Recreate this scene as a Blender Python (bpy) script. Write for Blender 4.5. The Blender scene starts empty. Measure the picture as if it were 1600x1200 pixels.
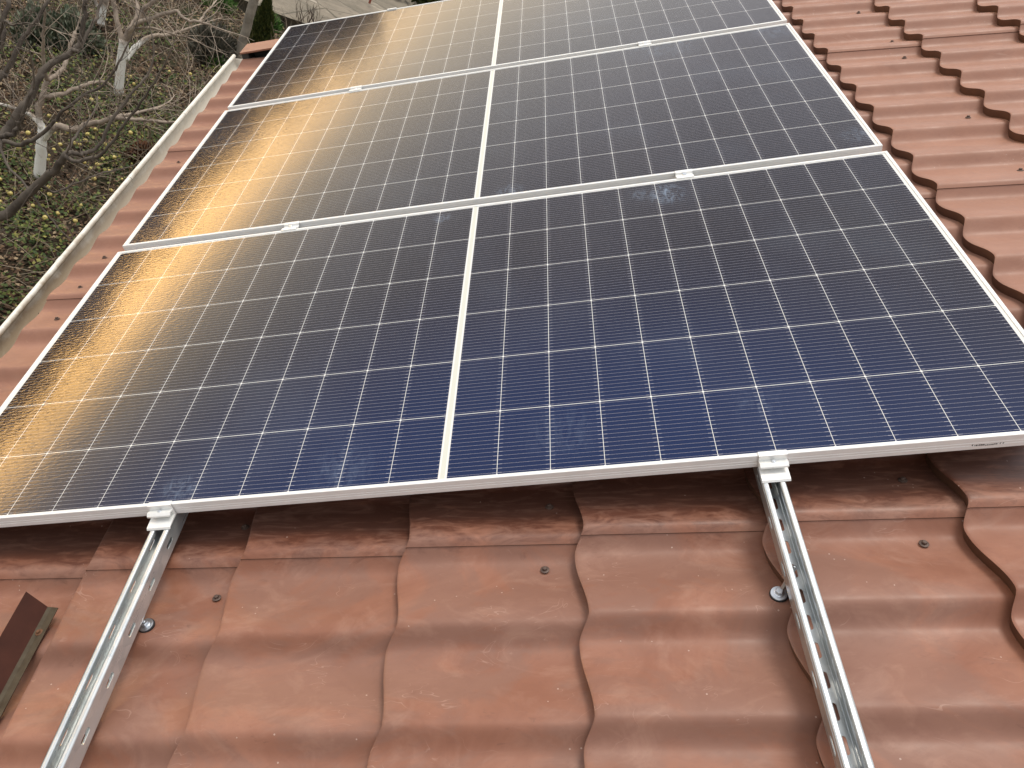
import bpy, bmesh, math, random
import numpy as np
from mathutils import Matrix, Vector, Euler

R = math.radians
random.seed(7)
RNG = np.random.default_rng(7)
scn = bpy.context.scene
col = scn.collection

# ------------------------------------------------------------------ camera, sky, sun, exposure
SLOPE = R(30)                       # pitch of the roof; it falls towards -X
GROUND = 3.6                        # height of the array above the garden
RM = Matrix(((math.cos(SLOPE), 0, -math.sin(SLOPE), 0), (0, 1, 0, 0), (math.sin(SLOPE), 0, math.cos(SLOPE), GROUND), (0, 0, 0, 1)))
Rcw = ((0.9864409608858926, 0.03532011284372755, -0.16027077186818295),
       (-0.0936694836067038, -0.680714894094103, -0.7265351063777352),
       (-0.13476000344082154, 0.7316964688907279, -0.6681766374885232))
Ccam = (0.33693946, -1.00730764, 1.09925826)
cam = bpy.data.cameras.new('camera')
co = bpy.data.objects.new('camera', cam)
col.objects.link(co)
loc = Matrix.Identity(4)
for i in range(3):
    loc[i][0] = Rcw[0][i]; loc[i][1] = -Rcw[1][i]; loc[i][2] = -Rcw[2][i]; loc[i][3] = Ccam[i]
co.matrix_world = RM @ loc
cam.sensor_fit = 'HORIZONTAL'
cam.sensor_width = 36.0
cam.lens = 1192.86 / 1600 * 36
cam.shift_x = (800 - 785.18) / 1600
cam.shift_y = (634.41 - 600) / 1600
cam.clip_start = 0.02
cam.clip_end = 2000
scn.camera = co

SUN_EL, SUN_AZ = R(72), R(-10)      # azimuth measured from +Y towards +X
world = bpy.data.worlds.new('World')
scn.world = world
world.use_nodes = True
wn, wl = world.node_tree.nodes, world.node_tree.links
wn.clear()

def N(t, ty, **kw):
    n = t.nodes.new(ty)
    for k, v in kw.items():
        if k in ('inputs',):
            for a, b in v.items(): n.inputs[a].default_value = b
        else: setattr(n, k, v)
    return n

def math_(t, op, a, b=None, c=None, clamp=False):
    n = t.nodes.new('ShaderNodeMath'); n.operation = op; n.use_clamp = clamp
    for i, v in enumerate((a, b, c)):
        if v is None: continue
        if hasattr(v, 'links') or hasattr(v, 'is_linked'): t.links.new(v, n.inputs[i])
        else: n.inputs[i].default_value = v
    return n.outputs[0]

def ramp(t, fac, stops, interp='LINEAR'):
    n = t.nodes.new('ShaderNodeValToRGB'); n.color_ramp.interpolation = interp
    e = n.color_ramp.elements
    while len(e) < len(stops): e.new(0.5)
    for q, (p, c) in zip(e, stops):
        q.position = p; q.color = (c[0], c[1], c[2], 1) if hasattr(c, '__len__') else (c, c, c, 1)
    t.links.new(fac, n.inputs[0])
    return n.outputs[0]

def mixc(t, fac, a, b, mode='MIX'):
    n = t.nodes.new('ShaderNodeMix'); n.data_type = 'RGBA'; n.blend_type = mode
    for s, v in ((n.inputs[0], fac), (n.inputs[6], a), (n.inputs[7], b)):
        if hasattr(v, 'is_linked'): t.links.new(v, s)
        elif hasattr(v, '__len__'): s.default_value = (v[0], v[1], v[2], 1)
        else: s.default_value = v
    return n.outputs[2]

WT = world.node_tree
tc = N(WT, 'ShaderNodeTexCoord')
sep = N(WT, 'ShaderNodeSeparateXYZ'); wl.new(tc.outputs['Generated'], sep.inputs[0])
el = math_(WT, 'ARCSINE', sep.outputs['Z'])                       # radians
eld = math_(WT, 'MULTIPLY', el, 180 / math.pi)
ga = R(40)                                                        # the bright break in the cloud: from -X towards +Y
dot = N(WT, 'ShaderNodeVectorMath', operation='DOT_PRODUCT'); wl.new(tc.outputs['Generated'], dot.inputs[0])
dot.inputs[1].default_value = (-math.cos(ga), math.sin(ga), 0)
# cloud layer
cn = N(WT, 'ShaderNodeTexNoise', inputs={'Scale': 3.2, 'Detail': 5.0, 'Roughness': 0.55}); 
mp = N(WT, 'ShaderNodeMapping'); mp.inputs['Scale'].default_value = (1, 1, 2.6); wl.new(tc.outputs['Generated'], mp.inputs[0]); wl.new(mp.outputs[0], cn.inputs['Vector'])
cl = N(WT, 'ShaderNodeMapRange', inputs={'From Min': 0.3, 'From Max': 0.7, 'To Min': 0.86, 'To Max': 1.14}); wl.new(cn.outputs[0], cl.inputs[0])
base = ramp(WT, math_(WT, 'DIVIDE', eld, 90.0, clamp=True),
            [(0.0, (0.80, 0.62, 0.38)), (0.09, (1.05, 0.88, 0.66)), (0.16, (0.90, 0.86, 0.80)), (0.24, (0.72, 0.70, 0.72)), (0.36, (0.64, 0.645, 0.70)), (0.5, (0.72, 0.725, 0.76)), (0.65, (1.02, 1.02, 1.03)), (1.0, (1.14, 1.13, 1.13))])
# sky dimmed slightly behind the camera (towards -Y), added to shape the shading
side = math_(WT, 'MULTIPLY_ADD', sep.outputs['Y'], 0.08, 1.0)
basec = N(WT, 'ShaderNodeVectorMath', operation='SCALE'); wl.new(base, basec.inputs[0]); wl.new(math_(WT, 'MULTIPLY', cl.outputs[0], side), basec.inputs['Scale'])
# the break low over the hills, lit from behind by the setting sun
g1 = math_(WT, 'SUBTRACT', eld, 6.2)
g1 = math_(WT, 'DIVIDE', g1, 1.8)
g1 = math_(WT, 'MULTIPLY', math_(WT, 'MULTIPLY', g1, g1), -1.0)
g1 = math_(WT, 'EXPONENT', g1)
az = math_(WT, 'POWER', math_(WT, 'MAXIMUM', dot.outputs['Value'], 0.0), 13.0)
g = math_(WT, 'MULTIPLY', g1, az)
gn = N(WT, 'ShaderNodeVectorMath', operation='SCALE'); gn.inputs[0].default_value = (1.0, 0.52, 0.12); wl.new(math_(WT, 'MULTIPLY', g, 13.0), gn.inputs['Scale'])
g2 = math_(WT, 'SUBTRACT', eld, 8.5)
g2 = math_(WT, 'DIVIDE', g2, 4.2)
g2 = math_(WT, 'EXPONENT', math_(WT, 'MULTIPLY', math_(WT, 'MULTIPLY', g2, g2), -1.0))
az2 = math_(WT, 'POWER', math_(WT, 'MAXIMUM', dot.outputs['Value'], 0.0), 3.0)
gn2 = N(WT, 'ShaderNodeVectorMath', operation='SCALE'); gn2.inputs[0].default_value = (1.0, 0.78, 0.46); wl.new(math_(WT, 'MULTIPLY', math_(WT, 'MULTIPLY', g2, az2), 1.2), gn2.inputs['Scale'])
sky = N(WT, 'ShaderNodeTexSky'); sky.sky_type = 'NISHITA'; sky.sun_disc = False
sky.sun_elevation = SUN_EL; sky.sun_rotation = SUN_AZ
sk = N(WT, 'ShaderNodeVectorMath', operation='SCALE'); wl.new(sky.outputs[0], sk.inputs[0]); sk.inputs['Scale'].default_value = 0.012
ad = N(WT, 'ShaderNodeVectorMath', operation='ADD'); wl.new(basec.outputs[0], ad.inputs[0]); wl.new(gn.outputs[0], ad.inputs[1])
ad2 = N(WT, 'ShaderNodeVectorMath', operation='ADD'); wl.new(ad.outputs[0], ad2.inputs[0]); wl.new(gn2.outputs[0], ad2.inputs[1])
ad3 = N(WT, 'ShaderNodeVectorMath', operation='ADD'); wl.new(ad2.outputs[0], ad3.inputs[0]); wl.new(sk.outputs[0], ad3.inputs[1])
bg = N(WT, 'ShaderNodeBackground'); wl.new(ad3.outputs[0], bg.inputs[0]); bg.inputs[1].default_value = 1.0
wo = N(WT, 'ShaderNodeOutputWorld'); wl.new(bg.outputs[0], wo.inputs[0])

sun = bpy.data.lights.new('sun', 'SUN'); sun.energy = 1.5; sun.angle = R(20); sun.color = (1.0, 0.92, 0.81)
so = bpy.data.objects.new('sun', sun); col.objects.link(so)
sd = Vector((math.sin(SUN_AZ) * math.cos(SUN_EL), math.cos(SUN_AZ) * math.cos(SUN_EL), math.sin(SUN_EL)))
so.rotation_euler = sd.to_track_quat('Z', 'Y').to_euler()
so.location = sd * 40

scn.view_settings.view_transform = 'Standard'
scn.view_settings.look = 'None'
scn.view_settings.exposure = 0.36
scn.view_settings.gamma = 1.0
scn.view_settings.use_curve_mapping = False
scn.render.engine = 'CYCLES'
scn.cycles.max_bounces = 6

# ------------------------------------------------------------------ helpers
def tag(o, label=None, cat=None, group=None, kind=None):
    if label: o['label'] = label
    if cat: o['category'] = cat
    if group: o['group'] = group
    if kind: o['kind'] = kind
    return o

def thing(name, label, cat, mat=None, group=None):
    o = bpy.data.objects.new(name, None); col.objects.link(o); o.empty_display_size = 0.1
    if mat is not None: o.matrix_world = mat
    return tag(o, label, cat, group)

def mesh(name, V, F, mats, parent=None, matrix=None, smooth=False, midx=None):
    me = bpy.data.meshes.new(name)
    me.from_pydata([tuple(map(float, v)) for v in V], [], [tuple(int(i) for i in f) for f in F])
    for m in (mats if isinstance(mats, (list, tuple)) else [mats]): me.materials.append(m)
    if midx is not None: me.polygons.foreach_set('material_index', np.asarray(midx, dtype=np.int32))
    me.polygons.foreach_set('use_smooth', np.full(len(me.polygons), smooth))
    me.update()
    o = bpy.data.objects.new(name, me); col.objects.link(o)
    if parent is not None: o.parent = parent
    if matrix is not None: o.matrix_world = matrix
    return o

class MB:
    """collects shapes, built as one mesh"""
    def __init__(s): s.V = []; s.F = []; s.M = []
    def add(s, V, F, m=0):
        b = len(s.V); s.V += [tuple(v) for v in V]; s.F += [tuple(i + b for i in f) for f in F]; s.M += [m] * len(F); return s
    def box(s, a, b, m=0):
        (x0, y0, z0), (x1, y1, z1) = a, b
        V = [(x0, y0, z0), (x1, y0, z0), (x1, y1, z0), (x0, y1, z0), (x0, y0, z1), (x1, y0, z1), (x1, y1, z1), (x0, y1, z1)]
        return s.add(V, [(3, 2, 1, 0), (4, 5, 6, 7), (0, 1, 5, 4), (1, 2, 6, 5), (2, 3, 7, 6), (3, 0, 4, 7)], m)
    def prism(s, prof, y0, y1, axis='y', m=0):
        n = len(prof)
        if axis == 'y': P = lambda p, t: (p[0], t, p[1])
        else: P = lambda p, t: (t, p[0], p[1])
        V = [P(p, y0) for p in prof] + [P(p, y1) for p in prof]
        F = [(i, (i + 1) % n, (i + 1) % n + n, i + n) for i in range(n)]
        F += [tuple(range(n - 1, -1, -1)), tuple(range(n, 2 * n))]
        return s.add(V, F, m)
    def tube(s, pts, sides=6, cap=True, m=0):
        """pts: rows of x, y, z, r"""
        P = np.array(pts, float); n = len(P); T = np.gradient(P[:, :3], axis=0)
        T /= np.linalg.norm(T, axis=1)[:, None] + 1e-9
        u = np.cross(T[0], (0.31, 0.2, 0.93)); u /= np.linalg.norm(u) + 1e-9
        V = []
        for i in range(n):
            u = u - T[i] * (u @ T[i]); u /= np.linalg.norm(u) + 1e-9
            w = np.cross(T[i], u)
            for k in range(sides):
                a = 2 * math.pi * k / sides
                V.append(P[i, :3] + P[i, 3] * (math.cos(a) * u + math.sin(a) * w))
        F = [(i * sides + k, i * sides + (k + 1) % sides, (i + 1) * sides + (k + 1) % sides, (i + 1) * sides + k) for i in range(n - 1) for k in range(sides)]
        if cap: F += [tuple(range(sides - 1, -1, -1)), tuple(range((n - 1) * sides, n * sides))]
        return s.add(V, F, m)
    def lathe(s, prof, c=(0, 0, 0), sides=24, m=0):
        """prof: (r, z) from bottom to top"""
        n = len(prof); V = []
        for r, z in prof:
            for k in range(sides):
                a = 2 * math.pi * k / sides; V.append((c[0] + r * math.cos(a), c[1] + r * math.sin(a), c[2] + z))
        F = [(i * sides + k, i * sides + (k + 1) % sides, (i + 1) * sides + (k + 1) % sides, (i + 1) * sides + k) for i in range(n - 1) for k in range(sides)]
        F += [tuple(range(sides - 1, -1, -1)), tuple(range((n - 1) * sides, n * sides))]
        return s.add(V, F, m)
    def build(s, name, mats, parent=None, matrix=None, smooth=False, bevel=0, seg=2, auto=False):
        o = mesh(name, s.V, s.F, mats, parent, matrix, smooth, s.M)
        if bevel:
            b = o.modifiers.new('bevel', 'BEVEL'); b.width = bevel; b.segments = seg; b.limit_method = 'ANGLE'; b.angle_limit = R(35)
        if auto:
            o.data.polygons.foreach_set('use_smooth', np.full(len(o.data.polygons), True))
            o.data.set_sharp_from_angle(angle=R(35))
        return o

def mat(name):
    m = bpy.data.materials.new(name); m.use_nodes = True
    t = m.node_tree; b = t.nodes['Principled BSDF']
    return m, t, b

def setp(b, **kw):
    for k, v in kw.items():
        s = b.inputs[k.replace('_', ' ')]
        if hasattr(v, 'is_linked'): b.id_data.links.new(v, s)
        elif hasattr(v, '__len__'): s.default_value = (*v, 1)[:4] if len(s.default_value) == 4 else v
        else: s.default_value = v

def noise(t, scale, detail=4, rough=0.55, vec=None, dist=0.0, out=0):
    n = N(t, 'ShaderNodeTexNoise', inputs={'Scale': scale, 'Detail': detail, 'Roughness': rough, 'Distortion': dist})
    if vec is not None: t.links.new(vec, n.inputs['Vector'])
    return n.outputs[out]

def mrange(t, v, a, b, c=0.0, d=1.0, smooth=False):
    n = N(t, 'ShaderNodeMapRange', inputs={'From Min': a, 'From Max': b, 'To Min': c, 'To Max': d})
    if smooth: n.interpolation_type = 'SMOOTHSTEP'
    t.links.new(v, n.inputs[0]); return n.outputs[0]

def objco(t): return N(t, 'ShaderNodeTexCoord').outputs['Object']
def mapping(t, v, scale=(1, 1, 1), loc=(0, 0, 0), rot=(0, 0, 0)):
    n = N(t, 'ShaderNodeMapping'); n.inputs['Scale'].default_value = scale; n.inputs['Location'].default_value = loc; n.inputs['Rotation'].default_value = rot
    t.links.new(v, n.inputs[0]); return n.outputs[0]
def bump(t, h, strength=0.3, dist=0.01):
    n = N(t, 'ShaderNodeBump', inputs={'Strength': strength, 'Distance': dist}); t.links.new(h, n.inputs['Height']); return n.outputs[0]

# ------------------------------------------------------------------ materials
def make_tile():
    m, t, b = mat('painted_tile_sheet')
    v = objco(t)
    fade = mrange(t, noise(t, 3.6, 5, 0.6, mapping(t, v, (0.9, 1.2, 1)), 1.4), 0.38, 0.64)
    c = mixc(t, fade, (0.218, 0.087, 0.050), (0.290, 0.133, 0.085))
    # chalky bloom, rubbed patches and scuffs drawn out along the slope
    yy = N(t, 'ShaderNodeSeparateXYZ'); t.links.new(v, yy.inputs[0])
    # the part nobody walked on keeps its pale film of dust
    dusty = mrange(t, math_(t, 'ADD', yy.outputs['Y'], math_(t, 'MULTIPLY', noise(t, 3, 4, 0.6, v), 0.5)), 0.3, 0.95, 0, 1, True)
    c = mixc(t, math_(t, 'MULTIPLY', dusty, 0.6), c, (0.340, 0.176, 0.118))
    film = mrange(t, noise(t, 3.4, 7, 0.62, mapping(t, v, (0.8, 1.25, 1), (6, 3, 0)), 1.6), 0.44, 0.54)
    c = mixc(t, math_(t, 'MULTIPLY', math_(t, 'MULTIPLY', film, 0.62), math_(t, 'MULTIPLY_ADD', dusty, -0.72, 1.0)), c, (0.205, 0.108, 0.078))
    bl = mrange(t, noise(t, 9, 6, 0.65, mapping(t, v, (0.8, 1.3, 1)), 1.2), 0.52, 0.72)
    c = mixc(t, math_(t, 'MULTIPLY', bl, math_(t, 'MULTIPLY_ADD', dusty, -0.1, 0.4)), c, (0.37, 0.215, 0.155))
    sc = mrange(t, noise(t, 20, 6, 0.7, mapping(t, v, (0.8, 1.3, 1), (3, 1, 0)), 2.2), 0.52, 0.66)
    c = mixc(t, math_(t, 'MULTIPLY', sc, math_(t, 'MULTIPLY_ADD', dusty, -0.04, 0.22)), c, (0.17, 0.072, 0.05))
    # thin scratches and dried run marks
    ln = noise(t, 6.5, 2, 0.5, mapping(t, v, (0.7, 1.6, 1), (1, 8, 0)), 2.6)
    ln = math_(t, 'LESS_THAN', math_(t, 'ABSOLUTE', math_(t, 'SUBTRACT', ln, 0.5)), 0.0035)
    ln = math_(t, 'MULTIPLY', ln, mrange(t, noise(t, 8, 3, 0.6, mapping(t, v, loc=(5, 5, 0))), 0.54, 0.62))
    c = mixc(t, math_(t, 'MULTIPLY', ln, 0.28), c, (0.48, 0.32, 0.25))
    dk = mrange(t, noise(t, 48, 6, 0.75, mapping(t, v, (0.55, 1.5, 1), (2, 6, 0), (0, 0, 0.3)), 1.0), 0.60, 0.68)
    dk = math_(t, 'MULTIPLY', dk, mrange(t, noise(t, 4.5, 3, 0.6, mapping(t, v, loc=(9, 1, 0))), 0.52, 0.62))
    c = mixc(t, math_(t, 'MULTIPLY', dk, math_(t, 'MULTIPLY_ADD', dusty, -0.2, 0.5)), c, (0.12, 0.052, 0.035))
    # damp boot and hand smears, darkened with painted shadow beneath the array's front edge
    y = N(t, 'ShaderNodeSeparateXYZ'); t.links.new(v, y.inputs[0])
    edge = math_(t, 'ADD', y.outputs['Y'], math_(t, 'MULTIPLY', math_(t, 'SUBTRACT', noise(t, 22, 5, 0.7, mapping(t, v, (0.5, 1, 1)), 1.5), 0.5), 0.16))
    wet_shade = math_(t, 'MULTIPLY', mrange(t, edge, -0.10, -0.05), mrange(t, noise(t, 24, 5, 0.65, mapping(t, v, (0.35, 1.6, 1)), 2.0), 0.22, 0.52))
    wet_shade = math_(t, 'MULTIPLY', wet_shade, mrange(t, noise(t, 1.4, 2, 0.5, v), 0.22, 0.34))
    wet_shade = math_(t, 'MULTIPLY', wet_shade, mrange(t, y.outputs['Y'], 0.25, 0.5, 1.0, 0.0))
    c = mixc(t, math_(t, 'MULTIPLY', wet_shade, 0.9), c, (0.075, 0.022, 0.012))
    # pale specks of chipped paint and lime
    vo = N(t, 'ShaderNodeTexVoronoi', inputs={'Scale': 55.0}); t.links.new(v, vo.inputs['Vector'])
    sp = math_(t, 'MULTIPLY', math_(t, 'LESS_THAN', vo.outputs['Distance'], 0.085), math_(t, 'GREATER_THAN', noise(t, 12, 2, 0.5, mapping(t, v, loc=(7, 2, 0))), 0.60))
    c = mixc(t, math_(t, 'MULTIPLY', sp, 0.7), c, (0.5, 0.38, 0.32))
    gr = noise(t, 160, 3, 0.6, v)
    c = mixc(t, mrange(t, gr, 0.3, 0.75, 0.0, 0.12), c, (0.2, 0.09, 0.06))
    setp(b, Sheen_Weight=0.12, Sheen_Roughness=0.5, Sheen_Tint=(1.0, 0.82, 0.70), Base_Color=c, Specular_IOR_Level=0.42)
    setp(b, Roughness=math_(t, 'SUBTRACT', mrange(t, noise(t, 14, 4, 0.6, v), 0.3, 0.7, 0.42, 0.60), math_(t, 'MULTIPLY', wet_shade, 0.14)))
    setp(b, Normal=bump(t, math_(t, 'ADD', noise(t, 5, 3, 0.5, v), math_(t, 'MULTIPLY', gr, 0.02)), 0.25, 0.012))
    return m

def plain(name, c, rough=0.5, metal=0.0, var=0.12, scale=20, bumpd=0.0, c2=None, spec=0.5):
    m, t, b = mat(name); v = objco(t)
    c2 = c2 or tuple(x * (1 - 2 * var) for x in c)
    setp(b, Base_Color=mixc(t, mrange(t, noise(t, scale, 5, 0.6, v), 0.3, 0.7), c, c2), Roughness=rough, Metallic=metal, Specular_IOR_Level=spec)
    if bumpd: setp(b, Normal=bump(t, noise(t, scale * 3, 4, 0.6, v), 0.5, bumpd))
    return m

CP, RP, GAPC = 0.1065, 0.184, 0.0039      # column pitch, row pitch, half of the extra width at the centre
def make_cells(name, spots):
    """two halves of 11 x 6 half-cut cells printed under rippled glass; object coordinates are metres"""
    m, t, b = mat(name)
    v = objco(t); s = N(t, 'ShaderNodeSeparateXYZ'); t.links.new(v, s.inputs[0])
    x, y = s.outputs['X'], s.outputs['Y']
    ax = math_(t, 'SUBTRACT', math_(t, 'ABSOLUTE', x), GAPC)
    u = math_(t, 'DIVIDE', ax, CP); w = math_(t, 'DIVIDE', y, RP)
    du = math_(t, 'MULTIPLY', math_(t, 'ABSOLUTE', math_(t, 'SUBTRACT', u, math_(t, 'ROUND', u))), CP)
    dw = math_(t, 'MULTIPLY', math_(t, 'ABSOLUTE', math_(t, 'SUBTRACT', w, math_(t, 'ROUND', w))), RP)
    gapx = math_(t, 'LESS_THAN', du, 0.00056)
    gapy = math_(t, 'LESS_THAN', dw, 0.0008)
    dia = math_(t, 'LESS_THAN', math_(t, 'ADD', du, dw), 0.0037)
    cen = math_(t, 'LESS_THAN', math_(t, 'ABSOLUTE', x), 0.0092)
    out = math_(t, 'MAXIMUM', math_(t, 'GREATER_THAN', math_(t, 'ABSOLUTE', x), GAPC + 11 * CP),
                math_(t, 'MAXIMUM', math_(t, 'LESS_THAN', y, 0.0), math_(t, 'GREATER_THAN', y, 6 * RP)))
    white = math_(t, 'MAXIMUM', math_(t, 'MAXIMUM', gapx, gapy), math_(t, 'MAXIMUM', dia, math_(t, 'MAXIMUM', cen, out)))
    # sixteen thin wires per cell, brighter where they are soldered near the cell ends
    k = math_(t, 'MULTIPLY', w, 16.0)
    dk = math_(t, 'MULTIPLY', math_(t, 'ABSOLUTE', math_(t, 'SUBTRACT', math_(t, 'FRACT', k), 0.5)), RP / 16)
    end = math_(t, 'LESS_THAN', du, 0.0095)
    wid = math_(t, 'ADD', 0.00020, math_(t, 'MULTIPLY', end, 0.00028))
    wire = math_(t, 'LESS_THAN', dk, wid)
    # slightly different batches of cells
    cid = N(t, 'ShaderNodeCombineXYZ'); t.links.new(math_(t, 'MULTIPLY', math_(t, 'FLOOR', u), math_(t, 'SIGN', x)), cid.inputs[0]); t.links.new(math_(t, 'FLOOR', w), cid.inputs[1])
    wh = N(t, 'ShaderNodeTexWhiteNoise'); t.links.new(cid.outputs[0], wh.inputs[0])
    lw = N(t, 'ShaderNodeLayerWeight', inputs={'Blend': 0.5})
    blue = mrange(t, lw.outputs['Facing'], 0.30, 0.50, 1.0, 0.0, True)       # the anti-reflex film turns from blue to plum as it is seen flatter
    cell = mixc(t, blue, (0.012, 0.0095, 0.013), (0.004, 0.0135, 0.060))
    cell = mixc(t, math_(t, 'MULTIPLY', wh.outputs[0], 0.18), cell, (0.016, 0.017, 0.036))
    c = mixc(t, math_(t, 'MULTIPLY', wire, 0.85), cell, (0.44, 0.44, 0.48))
    c = mixc(t, white, c, (0.66, 0.67, 0.65))
    ribbon = math_(t, 'MULTIPLY', math_(t, 'LESS_THAN', math_(t, 'ABSOLUTE', x), 0.0048), 1.0)
    c = mixc(t, ribbon, c, (0.58, 0.59, 0.52))
    # hand prints and wipe marks
    sm = None
    for (px, py, pr, st) in spots:
        d = N(t, 'ShaderNodeVectorMath', operation='DISTANCE'); t.links.new(v, d.inputs[0]); d.inputs[1].default_value = (px, py, 0)
        f = math_(t, 'MULTIPLY', mrange(t, d.outputs['Value'], pr * 0.25, pr, 1.0, 0.0, True), st)
        sm = f if sm is None else math_(t, 'MAXIMUM', sm, f)
    dust = mrange(t, noise(t, 2.2, 4, 0.6, v), 0.5, 0.75, 0.0, 0.035)
    if sm is not None:
        sm = math_(t, 'MULTIPLY', sm, mrange(t, noise(t, 34, 5, 0.7, mapping(t, v, (1.6, 0.7, 1), rot=(0, 0, 0.6)), 1.0), 0.42, 0.68))
        dust = math_(t, 'MAXIMUM', dust, sm)
    c = mixc(t, dust, c, (0.32, 0.42, 0.56))
    rip = noise(t, 1.0, 2, 0.5, mapping(t, v, (62, 150, 60), rot=(0, 0, 0.25)), 0.4)
    rip2 = noise(t, 9.0, 2, 0.5, v)
    h = math_(t, 'ADD', math_(t, 'MULTIPLY', rip, 0.42), math_(t, 'MULTIPLY', rip2, 0.35))
    nm = bump(t, h, 0.11, 0.0035)
    setp(b, Base_Color=c, Roughness=0.55, Specular_IOR_Level=0.0, Coat_Weight=1.0, Coat_Roughness=0.074, Coat_IOR=1.35, Coat_Normal=nm)
    return m

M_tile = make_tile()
M_rim = plain('riser_shade_paint', (0.13, 0.062, 0.036), 0.6, 0, 0.15, 30)  # darker tile paint; the shade on the step risers is put into the colour
M_frame = plain('anodised_aluminium', (0.82, 0.83, 0.81), 0.42, 0.08, 0.03, 40)
M_clamp = plain('mill_aluminium', (0.83, 0.84, 0.82), 0.4, 0.3, 0.04, 60)
M_bolt = plain('zinc_bolt', (0.66, 0.70, 0.74), 0.3, 0.9, 0.1, 80)
M_rubber = plain('black_rubber', (0.02, 0.02, 0.022), 0.6)
M_print = plain('black_print', (0.03, 0.03, 0.035), 0.7)
M_dark = plain('dark_flashing_inside', (0.035, 0.036, 0.036), 0.6, 0, 0.1, 30)
M_flash = plain('brown_flashing', (0.058, 0.019, 0.012), 0.55, 0, 0.2, 14, 0, (0.036, 0.012, 0.008), 0.08)
M_flashfoot = plain('grimy_flashing_foot', (0.085, 0.068, 0.045), 0.7, 0, 0.2, 40, 0, (0.05, 0.036, 0.022), 0.2)
M_screw = plain('weathered_screw', (0.115, 0.075, 0.058), 0.55, 0.2, 0.2, 90)
M_rust = plain('rusty_screw', (0.16, 0.07, 0.03), 0.8, 0, 0.2, 120)
M_wall = plain('rendered_wall', (0.55, 0.5, 0.42), 0.9, 0, 0.08, 3, 0.004)
M_wood = plain('fascia_board', (0.16, 0.08, 0.05), 0.7, 0, 0.15, 8)

def make_galv():
    m, t, b = mat('galvanised_steel'); v = objco(t)
    vo = N(t, 'ShaderNodeTexVoronoi', inputs={'Scale': 70.0}); t.links.new(mapping(t, v, (1, 0.6, 1)), vo.inputs['Vector'])
    n = noise(t, 14, 5, 0.6, mapping(t, v, (3, 0.4, 3)))
    c = mixc(t, mrange(t, vo.outputs['Color'], 0.2, 0.8), (0.66, 0.69, 0.69), (0.54, 0.58, 0.59))
    c = mixc(t, mrange(t, n, 0.45, 0.7, 0, 0.5), c, (0.62, 0.60, 0.54))
    setp(b, Base_Color=c, Metallic=0.72, Roughness=mrange(t, n, 0.3, 0.7, 0.24, 0.40), Normal=bump(t, n, 0.1, 0.002))
    return m
M_galv = make_galv()

def make_gutter():
    m, t, b = mat('white_gutter'); v = objco(t); s = N(t, 'ShaderNodeSeparateXYZ'); t.links.new(v, s.inputs[0])
    # silt line along the bottom of the trough: local z is depth below the rim
    n = noise(t, 7, 5, 0.65, mapping(t, v, (1.5, 2.2, 1.5)), 0.5)
    d = math_(t, 'ADD', math_(t, 'MULTIPLY', s.outputs['X'], 1.0), math_(t, 'MULTIPLY', math_(t, 'SUBTRACT', n, 0.5), 0.035))
    near = mrange(t, s.outputs['Y'], 1.2, 3.0, 1.0, 0.35)
    silt = math_(t, 'MULTIPLY', mrange(t, d, -0.072, -0.050, 0, 1, True), near)
    c = mixc(t, math_(t, 'MULTIPLY', silt, 0.85), (0.78, 0.765, 0.69), (0.25, 0.165, 0.085))
    c = mixc(t, mrange(t, noise(t, 40, 5, 0.7, mapping(t, v, (1, 0.3, 1))), 0.5, 0.75, 0, 0.3), c, (0.50, 0.47, 0.38))
    setp(b, Base_Color=c, Roughness=0.42)
    return m
M_gutter = make_gutter()
M_eavedirt = plain('eave_dirt', (0.20, 0.15, 0.10), 0.8, 0, 0.3, 30, 0.003, (0.09, 0.062, 0.04))

# ------------------------------------------------------------------ garden materials
def make_soil():
    m, t, b = mat('garden_soil'); v = objco(t)
    c = mixc(t, mrange(t, noise(t, 1.1, 6, 0.65, v), 0.35, 0.65), (0.040, 0.030, 0.020), (0.080, 0.061, 0.042))
    c = mixc(t, mrange(t, noise(t, 0.55, 5, 0.6, mapping(t, v, loc=(4, 4, 0))), 0.5, 0.62), c, (0.052, 0.062, 0.028))
    c = mixc(t, mrange(t, noise(t, 30, 4, 0.7, v), 0.4, 0.7, 0, 0.6), c, (0.035, 0.026, 0.018))
    setp(b, Base_Color=c, Roughness=0.95, Specular_IOR_Level=0.1, Normal=bump(t, noise(t, 22, 6, 0.7, v), 0.9, 0.05))
    return m
M_soil = make_soil()

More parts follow.
